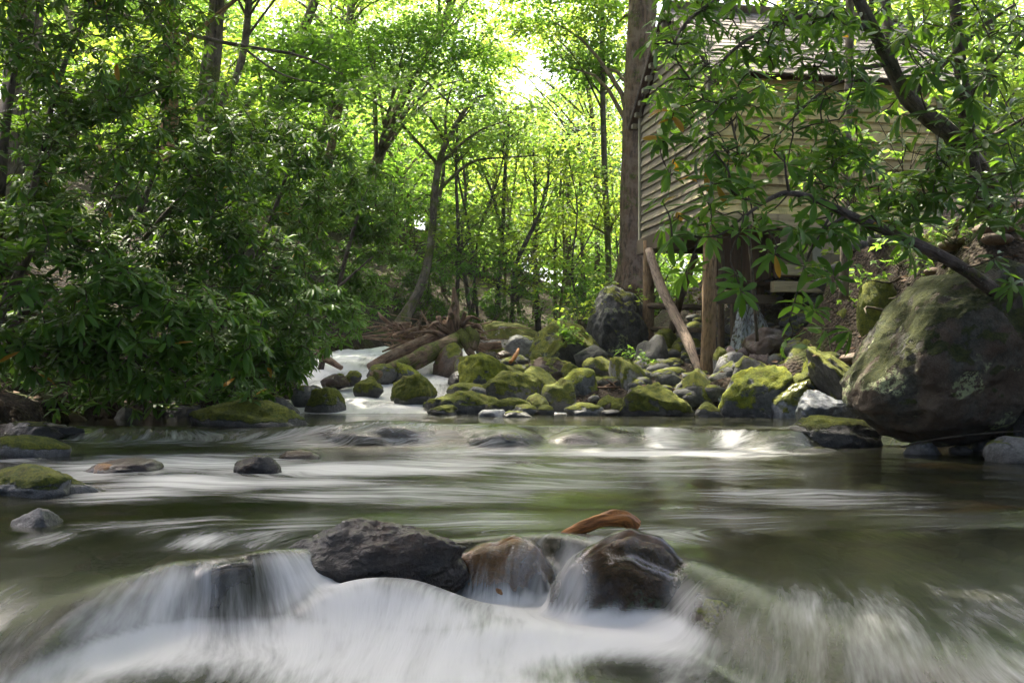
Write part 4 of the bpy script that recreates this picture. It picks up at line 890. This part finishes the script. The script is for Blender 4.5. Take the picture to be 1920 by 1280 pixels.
for k, (px_, pb, pt, d) in enumerate(slim):
    b = P(px_+rng.normal(0, 9), pb, d); b[2] = min(b[2], gz(b[0], b[1])+.05); h = P(px_, max(pt-150, 225), d)[2]-b[2]; lean = rng.normal(0, .5); r0 = rng.choice([.032, .045, .06, .085])
    mid = rng.normal(0, .14); fork = [b+[lean*.4+mid, 0, h*.45], b+[lean*.4+mid+rng.choice([-1, 1])*rng.uniform(.3, .8), rng.normal(0, .3), h*.85]]
    t_ = tree('tree', f'slim dark trunk in the sunny wood, {ORD[rank[k]]} counting rightward from the hillside thicket', None, [r0, r0*.8, r0*.6, r0*.35], ['barkdark', 'barkdark', 'bark', 'barkmoss'][k % 4], [b+[lean, 0, h*.95], b+[lean*.6+rng.normal(0, .4), 0, h*rng.uniform(.4, .65)]], [(1.0, .9, h*.16), (.9, .9, h*.14)], 11, .14, ['bright', 'lime', 'mid'][k % 3], 200+k, group='slim trunks in the sunny wood', world=[b, b+[lean*.2+mid*.6, 0, h*.22], b+[lean*.4+mid, 0, h*.45], b+[lean*.75-mid*.5, 0, h*.75], b+[lean, 0, h]], nleaf=34, clr=.65, limbs=[([(*proj(fork[0]), fork[0][1]), (*proj((fork[0]+fork[1])/2+[.1, 0, 0]), b[1]), (*proj(fork[1]), fork[1][1])], [r0*.6, r0*.45, r0*.2])] if k % 2 else ())
# the wood behind, tree by tree
spots = []
for k in range(86):
    low = k % 2 == 0; s = rng.uniform(-.56, .56); d = rng.uniform(25, 40) if low else rng.uniform(34, 62)
    if -.16 < s < .18: d = rng.uniform(37, 48) if low else rng.uniform(48, 66)
    x = s*d; b = np.array([x, d, gz(x, d)-.1]); h = rng.uniform(3.0, 5.5) if low else rng.uniform(8, 14)
    if 930 < proj(b)[0] < 1070: h = min(h, P(0, 190, d)[2]-b[2])
    spots.append((k, b, h))
for k_, (px_, d_, h_) in enumerate(((775, 40, 5.5), (800, 47, 6), (1125, 41, 5.5), (1090, 48, 6.5), (740, 34, 4.5), (1640, 27, 11), (1740, 30, 12), (1820, 26, 10), (1890, 32, 13), (1560, 31, 13), (1440, 30, 13))):
    b = P(px_, 600, d_); b[2] = gz(b[0], b[1])-.1; spots.append((90+2*k_, b, h_))
PLACES = [(160, 'beyond the darkest part of the thicket'), (330, 'behind the orange-brown trunk'), (520, 'behind the mossy double trunk'), (700, 'behind the leaning trunks'), (830, 'behind the curved mossy tree'), (960, 'behind the upturned roots'), (1080, 'beyond the big sunlit slab'), (1240, 'behind the huge furrowed trunk'), (1420, 'behind the mill gable'), (1700, 'behind the mill roof'), (9999, 'past the end wall of the mill')]
bins = {}
for s_ in spots: bins.setdefault(next(q_ for lim_, q_ in PLACES if proj(s_[1])[0] < lim_), []).append(s_)
for place, ss in bins.items():
    ss.sort(key=lambda q_: q_[1][1])
    for n_, (k, b, h) in enumerate(ss):
        k = int(k)
        nth = 'nearest' if n_ == 0 else 'farthest' if n_ == len(ss)-1 else ORD[n_]+' nearest'
        cc, rr = ([b+[0, 0, h*.74], b+[0, 0, h*.38]], [(2.7, 2.4, h*.26), (2.2, 2.0, h*.2)])
        tree('tree', f'{"tall" if h > 7 else "low"} leafy tree, {nth} of the sunlit trees {place}', None, [.11, .09, .05], ['bark', 'barkdark', 'barkmoss'][k % 3], cc, rr, 56 if h > 7 else 38, .215, ['lime', 'bright', 'bright', 'mid'][k % 4], 300+k, group='sunlit trees beyond the stream', world=[b, b+[rng.normal(0, .3), 0, h*.5], b+[rng.normal(0, .6), 0, h*.92]], nleaf=38, clr=.85, sides=8)
# tall bank trees added for shade, crowns closing over the stream above the picture
for k, (x, y, h, lx, ly, r) in enumerate(((-7.5, 9, 13, 3.5, .5, 4.6), (-7.0, 15, 15, 3.4, 0, 4.8), (7.4, 8.5, 13, -3.2, .8, 4.4), (-8.5, 3, 13, 4.2, 1.5, 4.6), (8.0, 2.0, 14, -3.8, 2.0, 4.6))):
    b = np.array([x, y, gz(x, y)-.2])
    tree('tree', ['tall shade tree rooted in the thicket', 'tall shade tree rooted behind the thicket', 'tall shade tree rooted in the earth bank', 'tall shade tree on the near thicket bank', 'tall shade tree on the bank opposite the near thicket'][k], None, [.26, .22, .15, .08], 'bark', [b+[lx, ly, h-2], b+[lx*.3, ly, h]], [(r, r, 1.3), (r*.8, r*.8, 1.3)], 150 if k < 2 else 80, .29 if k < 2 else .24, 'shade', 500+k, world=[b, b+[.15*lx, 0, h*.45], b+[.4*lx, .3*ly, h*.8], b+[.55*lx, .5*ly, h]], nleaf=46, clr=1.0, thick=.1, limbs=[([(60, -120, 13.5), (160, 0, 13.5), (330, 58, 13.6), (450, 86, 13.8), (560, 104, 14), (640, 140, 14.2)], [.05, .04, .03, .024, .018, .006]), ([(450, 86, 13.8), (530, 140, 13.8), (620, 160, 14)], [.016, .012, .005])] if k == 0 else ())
# unseen trunkless leaves added behind, beside and over the viewpoint to close off the sky
rng = np.random.default_rng(12); nr_ = 1700
an = rng.uniform(math.radians(150), math.radians(390), nr_); rr_ = rng.uniform(11, 17, nr_); zz = rng.random(nr_)**.8*14+.4
cs = np.stack([np.cos(an)*rr_, np.sin(an)*rr_+3, zz], -1); cs[:400, :2] = rng.uniform(-7, 7, (400, 2))-[0, 2.5]; cs[:400, 2] = rng.uniform(9, 13, 400); cs[400:700, :2] *= rng.random((300, 1))**.5; cs[400:700, 2] = rng.uniform(9.5, 14, 300); cs = cs[(np.abs(cs[:, 0]) > .62*cs[:, 1]+1.2) | (cs[:, 2] > 9)]
v, f, r = spray_leaves(cs, 30, 1.15, .15, .36, rng)
o = link('rear_leaf_screen', mesh_np('rear_leaf_screen', v, f, M['shade'], True, {'rnd': r})); tag(o, 'unseen leaves added round the viewpoint to dim the sky', kind='stuff')
cs = np.stack([rng.uniform(-11, 13, 430), rng.uniform(20.5, 31, 430), rng.uniform(0, 11, 430)], -1); cs[:, 2] += cs[:, 1]*.3455+2.2; cs = cs[gapmask(cs)]  # leaf mass added out of view to keep bright sky off the water
v, f, r = spray_leaves(cs, 30, 1.15, .15, .34, rng)
o = link('upper_leaf_screen', mesh_np('upper_leaf_screen', v, f, M['bright'], True, {'rnd': r})); tag(o, 'unseen leaves added high above to screen the sky from the water', kind='stuff')
# far wood: one mass of leaves
rng = np.random.default_rng(8); nfar = 1700
d = rng.uniform(66, 110, nfar); x = rng.uniform(-.6, .6, nfar)*d; hgt = rng.random(nfar)**.8*24; cs = np.stack([x, d, gz(x, d)+hgt+.3], -1)
cs = cs[gapmask(cs)]
v, f, r = spray_leaves(cs, 58, 1.7, .3, .40, rng)
o = link('far_wood', mesh_np('far_wood', v, f, M['lime'], True, {'rnd': r})); tag(o, 'mass of sunlit yellow-green leaves of the distant wood', kind='stuff')
# ------------------------------------------------------------------ rhododendrons
RT = [rh_template(dr, cu) for dr, cu in ((.18, .10), (.30, .14), (.05, .08), (.42, .18), (.24, -.06), (.12, .2))]
RL = [rh_template(dr, cu, ((.34, .42), (.74, .46))) for dr, cu in ((.18, .10), (.30, .14), (.05, .08), (.42, .18), (.24, -.06), (.12, .2))]
def leaf_meshes(mat):
    out = []
    for k, (tv, tf) in enumerate(RT):
        for wd in (.25, .30):
            v = tv*np.array([wd, 1, 1]); out.append(mesh_np('leaf', v, tf, M[mat], True, {'rnd': np.full(len(v), RNG.random())}))
    return out
LM = {k: leaf_meshes(k) for k in ('rh', 'rhb', 'rhl', 'rhy')}
def rhodo(name, label, stems, whorls, L, seed, mat='rh', group=None, nobj=300, per=(8, 12), base=None, cat='shrub', yellow=.02, bark='rhbark', flat=.0, reach=.9, twr=.006, up=.75):
    rng = np.random.default_rng(seed); W = np.asarray(whorls, float)
    S = []
    base = np.asarray(base if base is not None else P(*stems[0][0][0])); root_ = empty(name, base, label, cat, group)
    net = []
    for pts, rad in stems:
        w_ = np.array([P(*p) for p in pts]); T = Tubes(); ln = T.add(w_, rad, 12 if np.max(rad) > .04 else 8, .12, seed+len(net), 8*len(pts)); net.append(ln)
        link('stem', T.mesh('stem', M[bark], base), root_)
    net = np.vstack(net); src = net.copy()
    # twigs: join each whorl to the nearest wood already there
    dist = np.array([np.min(np.linalg.norm(src-w_, axis=1)) for w_ in W]); order = np.argsort(dist)
    T = Tubes(); axis = np.zeros_like(W)
    nodes = np.zeros((len(src)+len(W)*3, 3)); nodes[:len(src)] = src; nn = len(src)
    for i in order:
        w_ = W[i]; dd = np.linalg.norm(nodes[:nn]-w_, axis=1)+.25*np.maximum(0, nodes[:nn, 2]-w_[2]); a = nodes[np.argmin(dd)]
        mid = (a+w_)/2+rng.normal(0, .05, 3)*min(1, dd.min()*2)-[0, 0, .04*dd.min()]; 
        ln = T.add(np.array([a, mid, w_]), [twr*(1.1+dd.min()), twr, twr*.7], 3, 0, 0, 6, cap=False)
        nodes[nn:nn+3] = ln[[2, 4, 5]]; nn += 3; ax = w_-mid; axis[i] = ax/(np.linalg.norm(ax)+1e-6)
    if len(W): tw = link('twig', T.mesh('twig', M['twig'], base), root_); tag(tw, kind='stuff')
    axis = axis*(1-up)+np.array([0, -.12, up]); axis /= np.linalg.norm(axis, axis=1)[:, None]
    org, dr, nr, ln_, wdt, tk = [], [], [], [], [], []
    for i, w_ in enumerate(W):
        n = rng.integers(*per); a0 = rng.uniform(0, 6.28); ax = axis[i]; e1 = np.cross(ax, [1, .3, .2]); e1 /= np.linalg.norm(e1); e2 = np.cross(ax, e1)
        el0 = rng.normal(-.08, .3); sc = L*rng.uniform(.72, 1.15)
        for j in range(n):
            a = a0+j*2.39996; el = el0+.55*(j/n)-.3+rng.normal(0, .16)
            d = (e1*math.cos(a)+e2*math.sin(a))*math.cos(el)+ax*math.sin(el); nrm = ax*math.cos(el)-(e1*math.cos(a)+e2*math.sin(a))*math.sin(el)
            org.append(w_+ax*(.02*rng.normal())+d*.012); dr.append(d); nr.append(nrm+rng.normal(0, .18, 3)); ln_.append(sc*rng.uniform(.75, 1.1)); wdt.append(rng.uniform(.24, .31))
    org, dr, nr = np.array(org), np.array(dr), np.array(nr); ln_ = np.array(ln_); wdt = np.array(wdt); n = len(org)
    tip = org+dr*ln_[:, None]; px, py = proj((org+tip)/2); inf = (px > 0) & (px < 1920) & (py > 0) & (py < 1280)
    size = ln_/org[:, 1]+np.where(inf, 10, 0)
    big = np.argsort(-size)[:min(nobj, n)] if inf.sum() > 0 else np.array([], int)
    isb = np.zeros(n, bool); isb[big] = True
    d_ = dr/np.linalg.norm(dr, axis=1)[:, None]; s_ = np.cross(d_, nr); s_ /= np.linalg.norm(s_, axis=1)[:, None]; u_ = np.cross(s_, d_)
    for k in big:
        mm = 'rhy' if rng.random() < yellow else mat
        o = bpy.data.objects.new('leaf', LM[mm][rng.integers(len(LM[mm]))]); C.objects.link(o); o.parent = root_
        l = ln_[k]; p = org[k]-base
        o.matrix_local = Matrix(((s_[k, 0]*l, d_[k, 0]*l, u_[k, 0]*l, p[0]), (s_[k, 1]*l, d_[k, 1]*l, u_[k, 1]*l, p[1]), (s_[k, 2]*l, d_[k, 2]*l, u_[k, 2]*l, p[2]), (0, 0, 0, 1)))
    rest = np.nonzero(~isb)[0]
    if len(rest):
        vv, ff, rr, n0 = [], [], [], 0
        pick = rng.integers(len(RT), size=len(rest))
        for q_ in range(len(RT)):
            ii = rest[pick == q_]
            if not len(ii): continue
            v, f, r = leaf_arrays(org[ii]-base, dr[ii], nr[ii], ln_[ii], ln_[ii]*wdt[ii], *RL[q_], rnd=rng.random(len(ii)))
            vv.append(v); ff.append(f+n0); rr.append(r); n0 += len(v)
        o = link('foliage', mesh_np('foliage', np.vstack(vv), np.vstack(ff), M[mat], True, {'rnd': np.concatenate(rr)}), root_); tag(o, kind='stuff')
    return root_
def shell(cen, rad, n, rng, inner=.55):
    u = rng.normal(size=(n, 3)); u[:, 1] = -abs(u[:, 1])*.9+rng.normal(0, .35, n); u /= np.linalg.norm(u, axis=1)[:, None]
    w_ = np.asarray(cen)+u*np.asarray(rad)*rng.uniform(inner, 1.0, n)[:, None]**.6
    w_ = w_+.12*np.asarray(rad)*np.stack([perlin(w_*1.7+k*9) for k in range(3)], -1)
    return w_
rg = np.random.default_rng(77)
def thicket(label, parts, stems, L, seed, mat='rh', hang=(), **kw):
    W = np.vstack([shell(P(*c), r, n, rg) for c, r, n in parts]); lvl = np.where(W[:, 1] < 14, .17*(W[:, 1] > 9.9), .3)
    W = np.vstack([W]+([np.array([P(rg.uniform(*a_), rg.uniform(690, 772), rg.uniform(10.9, 12.3)) for q_ in range(n_)]) for a_, n_ in hang])) if hang else W; lvl = np.where(W[:, 1] < 14, .17*(W[:, 1] > 9.9), .3); W = W[W[:, 2] > lvl+.10]; W = W[W[:, 2] > gz(W[:, 0], W[:, 1])+.12]
    return rhodo('rhododendron_bush', label, stems, W, L, seed, mat, group='rhododendron thicket on the shaded bank', **kw)
thicket('dark rhododendron bush with tall stems at the shaded upper edge', [((40, 180, 11.0), (1.7, 1.3, 1.7), 460), ((180, 40, 12.0), (1.3, 1.2, 1.2), 280), ((110, 90, 13.2), (2.2, 1.0, 1.3), 300)], [([(-40, 760, 12), (-10, 500, 12), (10, 250, 11.6), (40, 60, 11.5)], [.07, .06, .045, .02]), ([(-20, 560, 12), (60, 360, 12), (110, 150, 12), (170, 10, 12)], [.05, .04, .03, .012])], .165, 401)
thicket('large-leaved rhododendron bush hanging lowest over dark water', [((60, 560, 10.3), (1.25, 1.0, .85), 230), ((290, 630, 10.6), (1.2, .9, .58), 200)], [([(-30, 760, 11.8), (40, 590, 11.3), (130, 563, 10.9), (190, 530, 10.6), (260, 500, 10.4)], [.06, .045, .035, .028, .012]), ([(-60, 720, 12), (60, 460, 11.6), (90, 400, 11.4)], [.06, .05, .03]), ([(150, 565, 10.9), (230, 640, 10.6), (330, 700, 10.5)], [.025, .018, .008])], .2, 402, 'rhb', hang=[((-20, 260), 60)])
thicket('tall rhododendron bush in front of the orange-brown trunk', [((270, 330, 12.6), (1.5, 1.2, 1.35), 520)], [([(150, 740, 13.5), (210, 520, 13.2), (260, 400, 13), (300, 300, 12.8)], [.06, .05, .04, .015]), ([(210, 520, 13.2), (330, 380, 12.8), (400, 330, 12.5)], [.035, .025, .01])], .165, 403)
thicket('broad rhododendron bush spreading above the long moss-covered boulder', [((420, 570, 13.0), (1.25, 1.1, 1.15), 420), ((450, 680, 13.0), (.7, .8, .36), 80)], [([(330, 760, 14), (420, 600, 13.6), (500, 520, 13.2), (560, 455, 13)], [.06, .05, .035, .012]), ([(420, 600, 13.6), (350, 470, 13.2)], [.03, .012])], .175, 404, hang=[((240, 500), 60)])
thicket('rhododendron bush with pointed sprays against the sunny leaves', [((470, 380, 14.8), (1.3, 1.1, 1.35), 430), ((590, 320, 15.5), (.8, .8, .9), 150)], [([(420, 720, 15.2), (470, 520, 15), (520, 380, 14.9), (560, 260, 15)], [.055, .045, .03, .01])], .165, 405)
thicket('farther rhododendron bush at the thicket end beside the curved tree', [((645, 465, 18.6), (1.0, 1.0, 1.35), 400), ((700, 380, 18.0), (.5, .7, .7), 70)], [([(600, 700, 18), (630, 560, 17.8), (660, 440, 17.6), (690, 350, 17.8)], [.05, .04, .03, .01]), ([(610, 560, 17.4), (700, 480, 17.4)], [.03, .01])], .16, 406)
thicket('low rhododendron bush drooping over the side rapids and driftwood', [((585, 595, 16.0), (.8, .8, .5), 170), ((520, 680, 14.6), (.5, .5, .3), 40)], [([(520, 720, 16), (580, 640, 16.2), (660, 600, 16.3)], [.045, .03, .012])], .16, 407, 'rhb')
thicket('deep rhododendron bush filling the dark hollow behind the hanging leaves', [((60, 490, 12.6), (1.4, .8, .9), 190), ((220, 480, 14.5), (2.2, 1.2, 1.6), 330), ((400, 650, 14.6), (1.6, .8, .7), 180)], [([(260, 760, 15), (280, 560, 14.8), (300, 420, 14.6)], [.06, .045, .015])], .2, 408, nobj=120)
def far_bush(label, c, r, n, L, seed, mat): 
    b = P(c[0], c[1], c[2]); W = shell(b, r, n, rg); W = W[W[:, 2] > gz(W[:, 0], W[:, 1])+.1]; g0 = b.copy(); g0[2] = gz(b[0], b[1])
    return rhodo('bush', label, [([(c[0], 640 if c[2] < 30 else 600, c[2]+.3), (c[0]+8, c[1], c[2])], [.05, .012])], W, L, seed, mat, nobj=60, per=(6, 9))
far_bush('dark evergreen bush right behind the upturned roots', (880, 540, 25.5), (1.7, 1.2, 1.0), 330, .16, 421, 'rhl')
far_bush('dark evergreen bush at the foot of the curved tree', (735, 540, 26), (1.6, 1.2, 1.0), 330, .16, 422, 'rhl')
far_bush('grey-green evergreen bush beyond the big sunlit slab', (1010, 572, 30), (1.8, 1.2, .62), 240, .15, 423, 'rhl')
far_bush('evergreen bush in sun before the huge trunk', (1110, 560, 25), (.8, .8, .6), 110, .16, 424, 'rhl')
far_bush('evergreen bush on the slope behind the thicket end', (640, 400, 27), (1.8, 1.3, 1.3), 260, .17, 425, 'rhl')
far_bush('evergreen bush on the high slope behind the orange-brown trunk', (300, 200, 26), (2.6, 1.3, 1.7), 330, .18, 426, 'rhl')
far_bush('evergreen bush under the mossy double trunk on the hillside', (480, 300, 27), (1.8, 1.3, 1.2), 260, .18, 427, 'rhl')

far_bush('fine-leaved evergreen bush on the brown bank left of the curved tree', (672, 560, 21.5), (.6, .7, .75), 170, .13, 428, 'rhl')
far_bush('evergreen bush on the slope right behind the curved tree trunk', (800, 440, 28.5), (1.7, 1.0, 1.1), 260, .16, 429, 'rhl')

# right-hand rhododendrons in front of the mill
def region(n, x0, x1, y0, y1, d0, d1, slope=0.):
    x = rg.uniform(x0, x1, n); y = rg.uniform(y0, y1, n)+slope*(x-(x0+x1)/2); d = rg.uniform(d0, d1, n); return np.array([P(a, b, c) for a, b, c in zip(x, y, d)])
W = np.vstack([region(20, 1240, 1420, 330, 450, 7.6, 8.6), region(13, 1420, 1560, 380, 520, 7.8, 8.8), region(1, 1272, 1290, 500, 520, 7.6, 8.0), region(2, 1352, 1390, 510, 570, 7.4, 8.3), region(7, 1440, 1600, 480, 640, 7.8, 8.8), region(12, 1560, 1720, 370, 480, 8.2, 9.2), region(4, 1840, 1920, 470, 560, 8.2, 8.8)])
rhodo('rhododendron_bush', 'rhododendron whose long low branch arches over the giant boulder towards the mill posts', [([(1905, 590, 9.4), (1862, 545, 9.0), (1800, 500, 8.8), (1730, 463, 8.7), (1650, 428, 8.6), (1590, 402, 8.5), (1535, 376, 8.3), (1480, 362, 8.2), (1440, 375, 8.1), (1390, 410, 8.0)], [.075, .06, .05, .046, .04, .034, .028, .022, .017, .01]),
      ([(1480, 362, 8.2), (1474, 330, 8.1), (1470, 290, 8.1)], [.014, .01, .005]), ([(1425, 382, 8.1), (1376, 362, 8.0), (1365, 320, 7.9), (1340, 285, 7.8)], [.013, .012, .009, .005]), ([(1390, 410, 8.0), (1350, 440, 7.9), (1310, 445, 7.8)], [.01, .008, .004]), ([(1500, 480, 8.4), (1530, 440, 8.4), (1590, 402, 8.5)], [.006, .009, .012]), ([(1480, 600, 8.4), (1500, 530, 8.4), (1520, 470, 8.4), (1560, 400, 8.5)], [.005, .008, .01, .012])],
      W, .185, 431, 'rhb', yellow=.03, per=(7, 11), up=.55)
W = np.vstack([region(85, 1225, 1440, 20, 330, 7.6, 9.2), region(74, 1440, 1640, 10, 330, 8.2, 9.6), region(46, 1440, 1760, 10, 140, 8.6, 9.8), region(20, 1350, 1620, 270, 390, 8.2, 9.2), region(56, 1240, 1640, -110, 60, 7.8, 9.6), region(20, 1560, 1700, 330, 440, 8.6, 9.6)])
rhodo('rhododendron_tree', 'lichened rhododendron tree leaning up across the mill front from the earth bank', [([(1865, 390, 10.6), (1845, 335, 10.4), (1790, 260, 10.2), (1735, 215, 10.0), (1700, 180, 9.8), (1668, 120, 9.6), (1640, 60, 9.4), (1610, 0, 9.2), (1580, -90, 9.0)], [.12, .105, .09, .08, .075, .065, .055, .05, .03]),
      ([(1690, 170, 9.8), (1672, 110, 9.9), (1660, 0, 10), (1650, -90, 10)], [.06, .05, .045, .03]), ([(1700, 185, 9.8), (1760, 130, 9.9), (1830, 60, 10), (1900, 10, 10)], [.03, .025, .02, .012]), ([(1640, 60, 9.4), (1560, 30, 9.1), (1470, 40, 8.8), (1380, 90, 8.4), (1330, 150, 8.2)], [.03, .026, .02, .014, .007]), ([(1668, 120, 9.6), (1600, 135, 9.2), (1520, 190, 8.8), (1470, 240, 8.6)], [.022, .018, .012, .006]), ([(1600, -30, 9.1), (1480, -60, 8.8), (1380, -20, 8.4), (1290, 40, 8.2), (1250, 110, 8.0)], [.03, .026, .02, .014, .006])],
      W, .165, 432, 'rhb', yellow=.025, per=(7, 11), up=.6)
W = np.vstack([region(95, 1650, 1940, -60, 330, 8.6, 10.4), region(46, 1690, 1930, 300, 430, 8.8, 10.0)])
rhodo('rhododendron_tree', 'dark rhododendron tree rising straight near the edge with a rusty red bark patch', [([(1850, 400, 10.4), (1828, 340, 10.3), (1816, 270, 10.2), (1808, 190, 10.1), (1798, 100, 10), (1790, 0, 10), (1785, -90, 10)], [.10, .085, .075, .065, .06, .05, .04]), ([(1808, 190, 10.1), (1850, 130, 10), (1905, 70, 9.8)], [.03, .025, .012]), ([(1816, 270, 10.2), (1870, 250, 9.9), (1930, 215, 9.7)], [.025, .02, .01])],
      W, .205, 433, 'rh', yellow=.01, per=(7, 11), up=.65)
tree('tree', 'slim mossy trunk standing in front of the mill wall', [(1582, 560, 13), (1584, 470, 13), (1587, 340, 13.2), (1592, 150, 13.4), (1594, -60, 13.6)], [.06, .055, .05, .055, .05], 'bark', [P(1560, -100, 13.6)], [(1.0, 1.0, .5)], 12, .12, 'bright', 440)
tree('sapling', 'fresh green sapling spreading over the mill gable', [(1420, 640, 12.6), (1400, 400, 12.4), (1370, 220, 12.2), (1330, 130, 12)], [.02, .018, .013, .006], 'twig', [P(1300, 150, 12), P(1385, 150, 12.6), P(1300, 90, 12.4)], [(.42, .35, .35), (.5, .35, .25), (.25, .2, .15)], 14, .075, 'bright', 441, nleaf=18, clr=.22, cat='young tree', thick=.05, ngap=False)
# climbing leaves on the siding, seedlings on the boulders
def plantlet(label, c, r, n, L, seed, mat='bright', nl=10):
    rng = np.random.default_rng(seed); b = P(*c); T = Tubes(); cs = b+rng.normal(0, 1, (n, 3))*np.array(r); base = b-[0, 0, r[2]*1.6]; root_ = empty('seedling', base, label, 'plant')
    for q_ in cs: T.add(np.array([base+rng.normal(0, .02, 3), (base+q_)/2+rng.normal(0, .03, 3), q_]), [.006, .004, .002], 5, 0, 0, 6)
    link('stem', T.mesh('stem', M['twig'], base), root_); v, f, r_ = spray_leaves(cs, nl, .14, .02, L, rng, tv=MAP_V, tf=MAP_F, wr=.6)
    link('foliage', mesh_np('foliage', v-base, f, M[mat], True, {'rnd': r_}), root_)
plantlet('bright leafy seedlings trailing over the dark sloping slab', (1055, 622, 17.0), (.26, .12, .09), 14, .10, 451)
plantlet('small bright seedling beside the tall grey boulder and mill post', (1184, 664, 15.2), (.10, .05, .05), 6, .10, 452)
plantlet('bright undergrowth on top of the tall overhanging boulder', (1150, 532, 19.2), (.3, .2, .1), 6, .09, 453, 'lime')
plantlet('yellow-green undergrowth left of the tall overhanging boulder', (1085, 585, 19.0), (.35, .2, .16), 16, .09, 454, 'lime')
plantlet('bright yellow-green sprigs under the mill beam', (1555, 500, 15.6), (.22, .1, .18), 10, .11, 455, 'lime')
plantlet('pale green seedlings on the slope below the mill beam', (1540, 600, 15), (.2, .1, .1), 8, .09, 456, 'bright')
plantlet('broad bright leaves beside the mill front trunk', (1600, 300, 12.6), (.3, .1, .35), 14, .12, 457, 'bright')
plantlet('big round green leaves beside the lichened trunk', (1700, 250, 11.2), (.25, .1, .3), 8, .17, 458, 'bright', 5)
for k_, (lab, c_, mt) in enumerate((('green seedlings on the earth bank just above the giant boulder', (1690, 470, 11.6), 'bright'), ('leafy tuft on the earth bank under the rhododendron trunks', (1790, 420, 11.4), 'mid'), ('small leafy tuft high on the earth bank near the frame edge', (1890, 400, 11.2), 'mid'), ('leafy tuft among roots between the mill and the giant boulder', (1625, 520, 13.2), 'bright'), ('yellow-green seedlings on the slope behind the mill posts', (1290, 560, 18.6), 'lime'), ('bright seedlings on the slope behind the mill race', (1470, 520, 19), 'lime'))):
    plantlet(lab, c_, (.26, .12, .12), 12, .10, 470+k_, mt)
# leaf litter and small stones
rng = np.random.default_rng(91); n = 6000
yy = rng.uniform(9, 24, n); xx = rng.uniform(-7, 8, n); ok = (np.interp(yy, BX_Y, BX_L)-xx > .1) | (xx-np.interp(yy, BX_Y, BX_R) > .1); xx, yy = xx[ok], yy[ok]
org = np.stack([xx, yy, gz(xx, yy)+.02], -1); a = rng.uniform(0, 6.28, len(xx)); v, f, r = leaf_arrays(org, np.stack([np.cos(a), np.sin(a), .1*a*0], -1), np.stack([rng.normal(0, .4, len(xx)), rng.normal(0, .4, len(xx))-.3, 1+0*xx], -1), rng.uniform(.06, .13, len(xx)), rng.uniform(.04, .08, len(xx)), DIA_V, DIA_F)
og = []
for k in range(900):
    c_ = P(rng.uniform(560, 1900), 700, rng.uniform(9, 20)); h_ = bvh.ray_cast(Vector((c_[0], c_[1], 3.5)), Vector((0, 0, -1)))
    if h_[0] is not None and h_[1].z > .7 and h_[0].z > .3 and rng.random() < .5: og.append(h_[0][:])
og = np.array(og)+[0, 0, .012]; a = rng.uniform(0, 6.28, len(og)); v2, f2, r2 = leaf_arrays(og, np.stack([np.cos(a), np.sin(a), 0*a], -1), np.stack([rng.normal(0, .35, len(og)), rng.normal(0, .35, len(og)), 1+0*a], -1), rng.uniform(.05, .1, len(og)), rng.uniform(.03, .06, len(og)), DIA_V, DIA_F)
f = np.vstack([f, f2+len(v)]); v = np.vstack([v, v2]); r = np.concatenate([r, r2])
o = link('leaf_litter', mesh_np('leaf_litter', v, f, M['litter'], True, {'rnd': r})); tag(o, 'brown fallen leaves covering the stream banks', kind='stuff')
vv, ff, n0 = [], [], 0
for k in range(460):
    if k < 370: pxk, pyk, dk = rng.uniform(900, 1680), rng.uniform(690, 775), rng.uniform(13.6, 19.5)
    else: pxk, pyk, dk = rng.uniform(1640, 1960), 835, rng.uniform(8.8, 10.4)
    b = P(pxk, pyk, dk); b[2] = gz(b[0], b[1])+.03; s = rng.uniform(.05, .17)
    p, f = rock_shape(2, k, .4, .5); vv.append(p*[s*1.3, s, s*.8]+b); ff.append(f+n0); n0 += len(p)
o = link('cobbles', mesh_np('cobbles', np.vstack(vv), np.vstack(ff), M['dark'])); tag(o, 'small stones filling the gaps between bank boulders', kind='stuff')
vv, ff, n0 = [], [], 0
for k in range(520):                                             # stones on the stream bed, seen through the water
    yk = rng.uniform(2.6, 13.5); xk = rng.uniform(-.55, .55)*yk; b = np.array([xk, yk, gz(xk, yk)+.01]); s = rng.uniform(.04, .16)
    p, f = rock_shape(2, 1000+k, .3, .5); vv.append(p*[s*1.3, s*1.1, s*.55]+b); ff.append(f+n0); n0 += len(p)
o = link('bed_stones', mesh_np('bed_stones', np.vstack(vv), np.vstack(ff), M['bed'])); tag(o, 'brown stones lying on the stream bed under water', kind='stuff')
# the woodland air: thin and even, over the whole place
b = bmesh.new(); bmesh.ops.create_cube(b, size=1.0); me = bpy.data.meshes.new('haze'); b.to_mesh(me); b.free()
m, nt, out = new_mat('haze_air'); v = nt.nodes.new('ShaderNodeVolumePrincipled'); v.inputs['Density'].default_value = .0006; v.inputs['Color'].default_value = (.93, .96, .88, 1); v.inputs['Anisotropy'].default_value = .0
nt.links.new(v.outputs[0], out.inputs['Volume']); me.materials.append(m)
zs = [-2.2, 5]
for o in C.objects:
    if o.type == 'MESH' and len(o.data.vertices):
        co = np.empty(len(o.data.vertices)*3, np.float32); o.data.vertices.foreach_get('co', co); zz = co[2::3]; pz = o.location.z if o.parent is None else o.parent.location.z
        zs[1] = max(zs[1], zz.max()+pz)
        if o.name == 'ground': zs[0] = zz.min()-1
hz = link('haze', me); hz.location = (0, 200, (zs[0]+zs[1]+1.5)/2); hz.scale = (1100, 460, zs[1]+1.5-zs[0]); tag(hz, kind='stuff'); print('HAZE', zs)
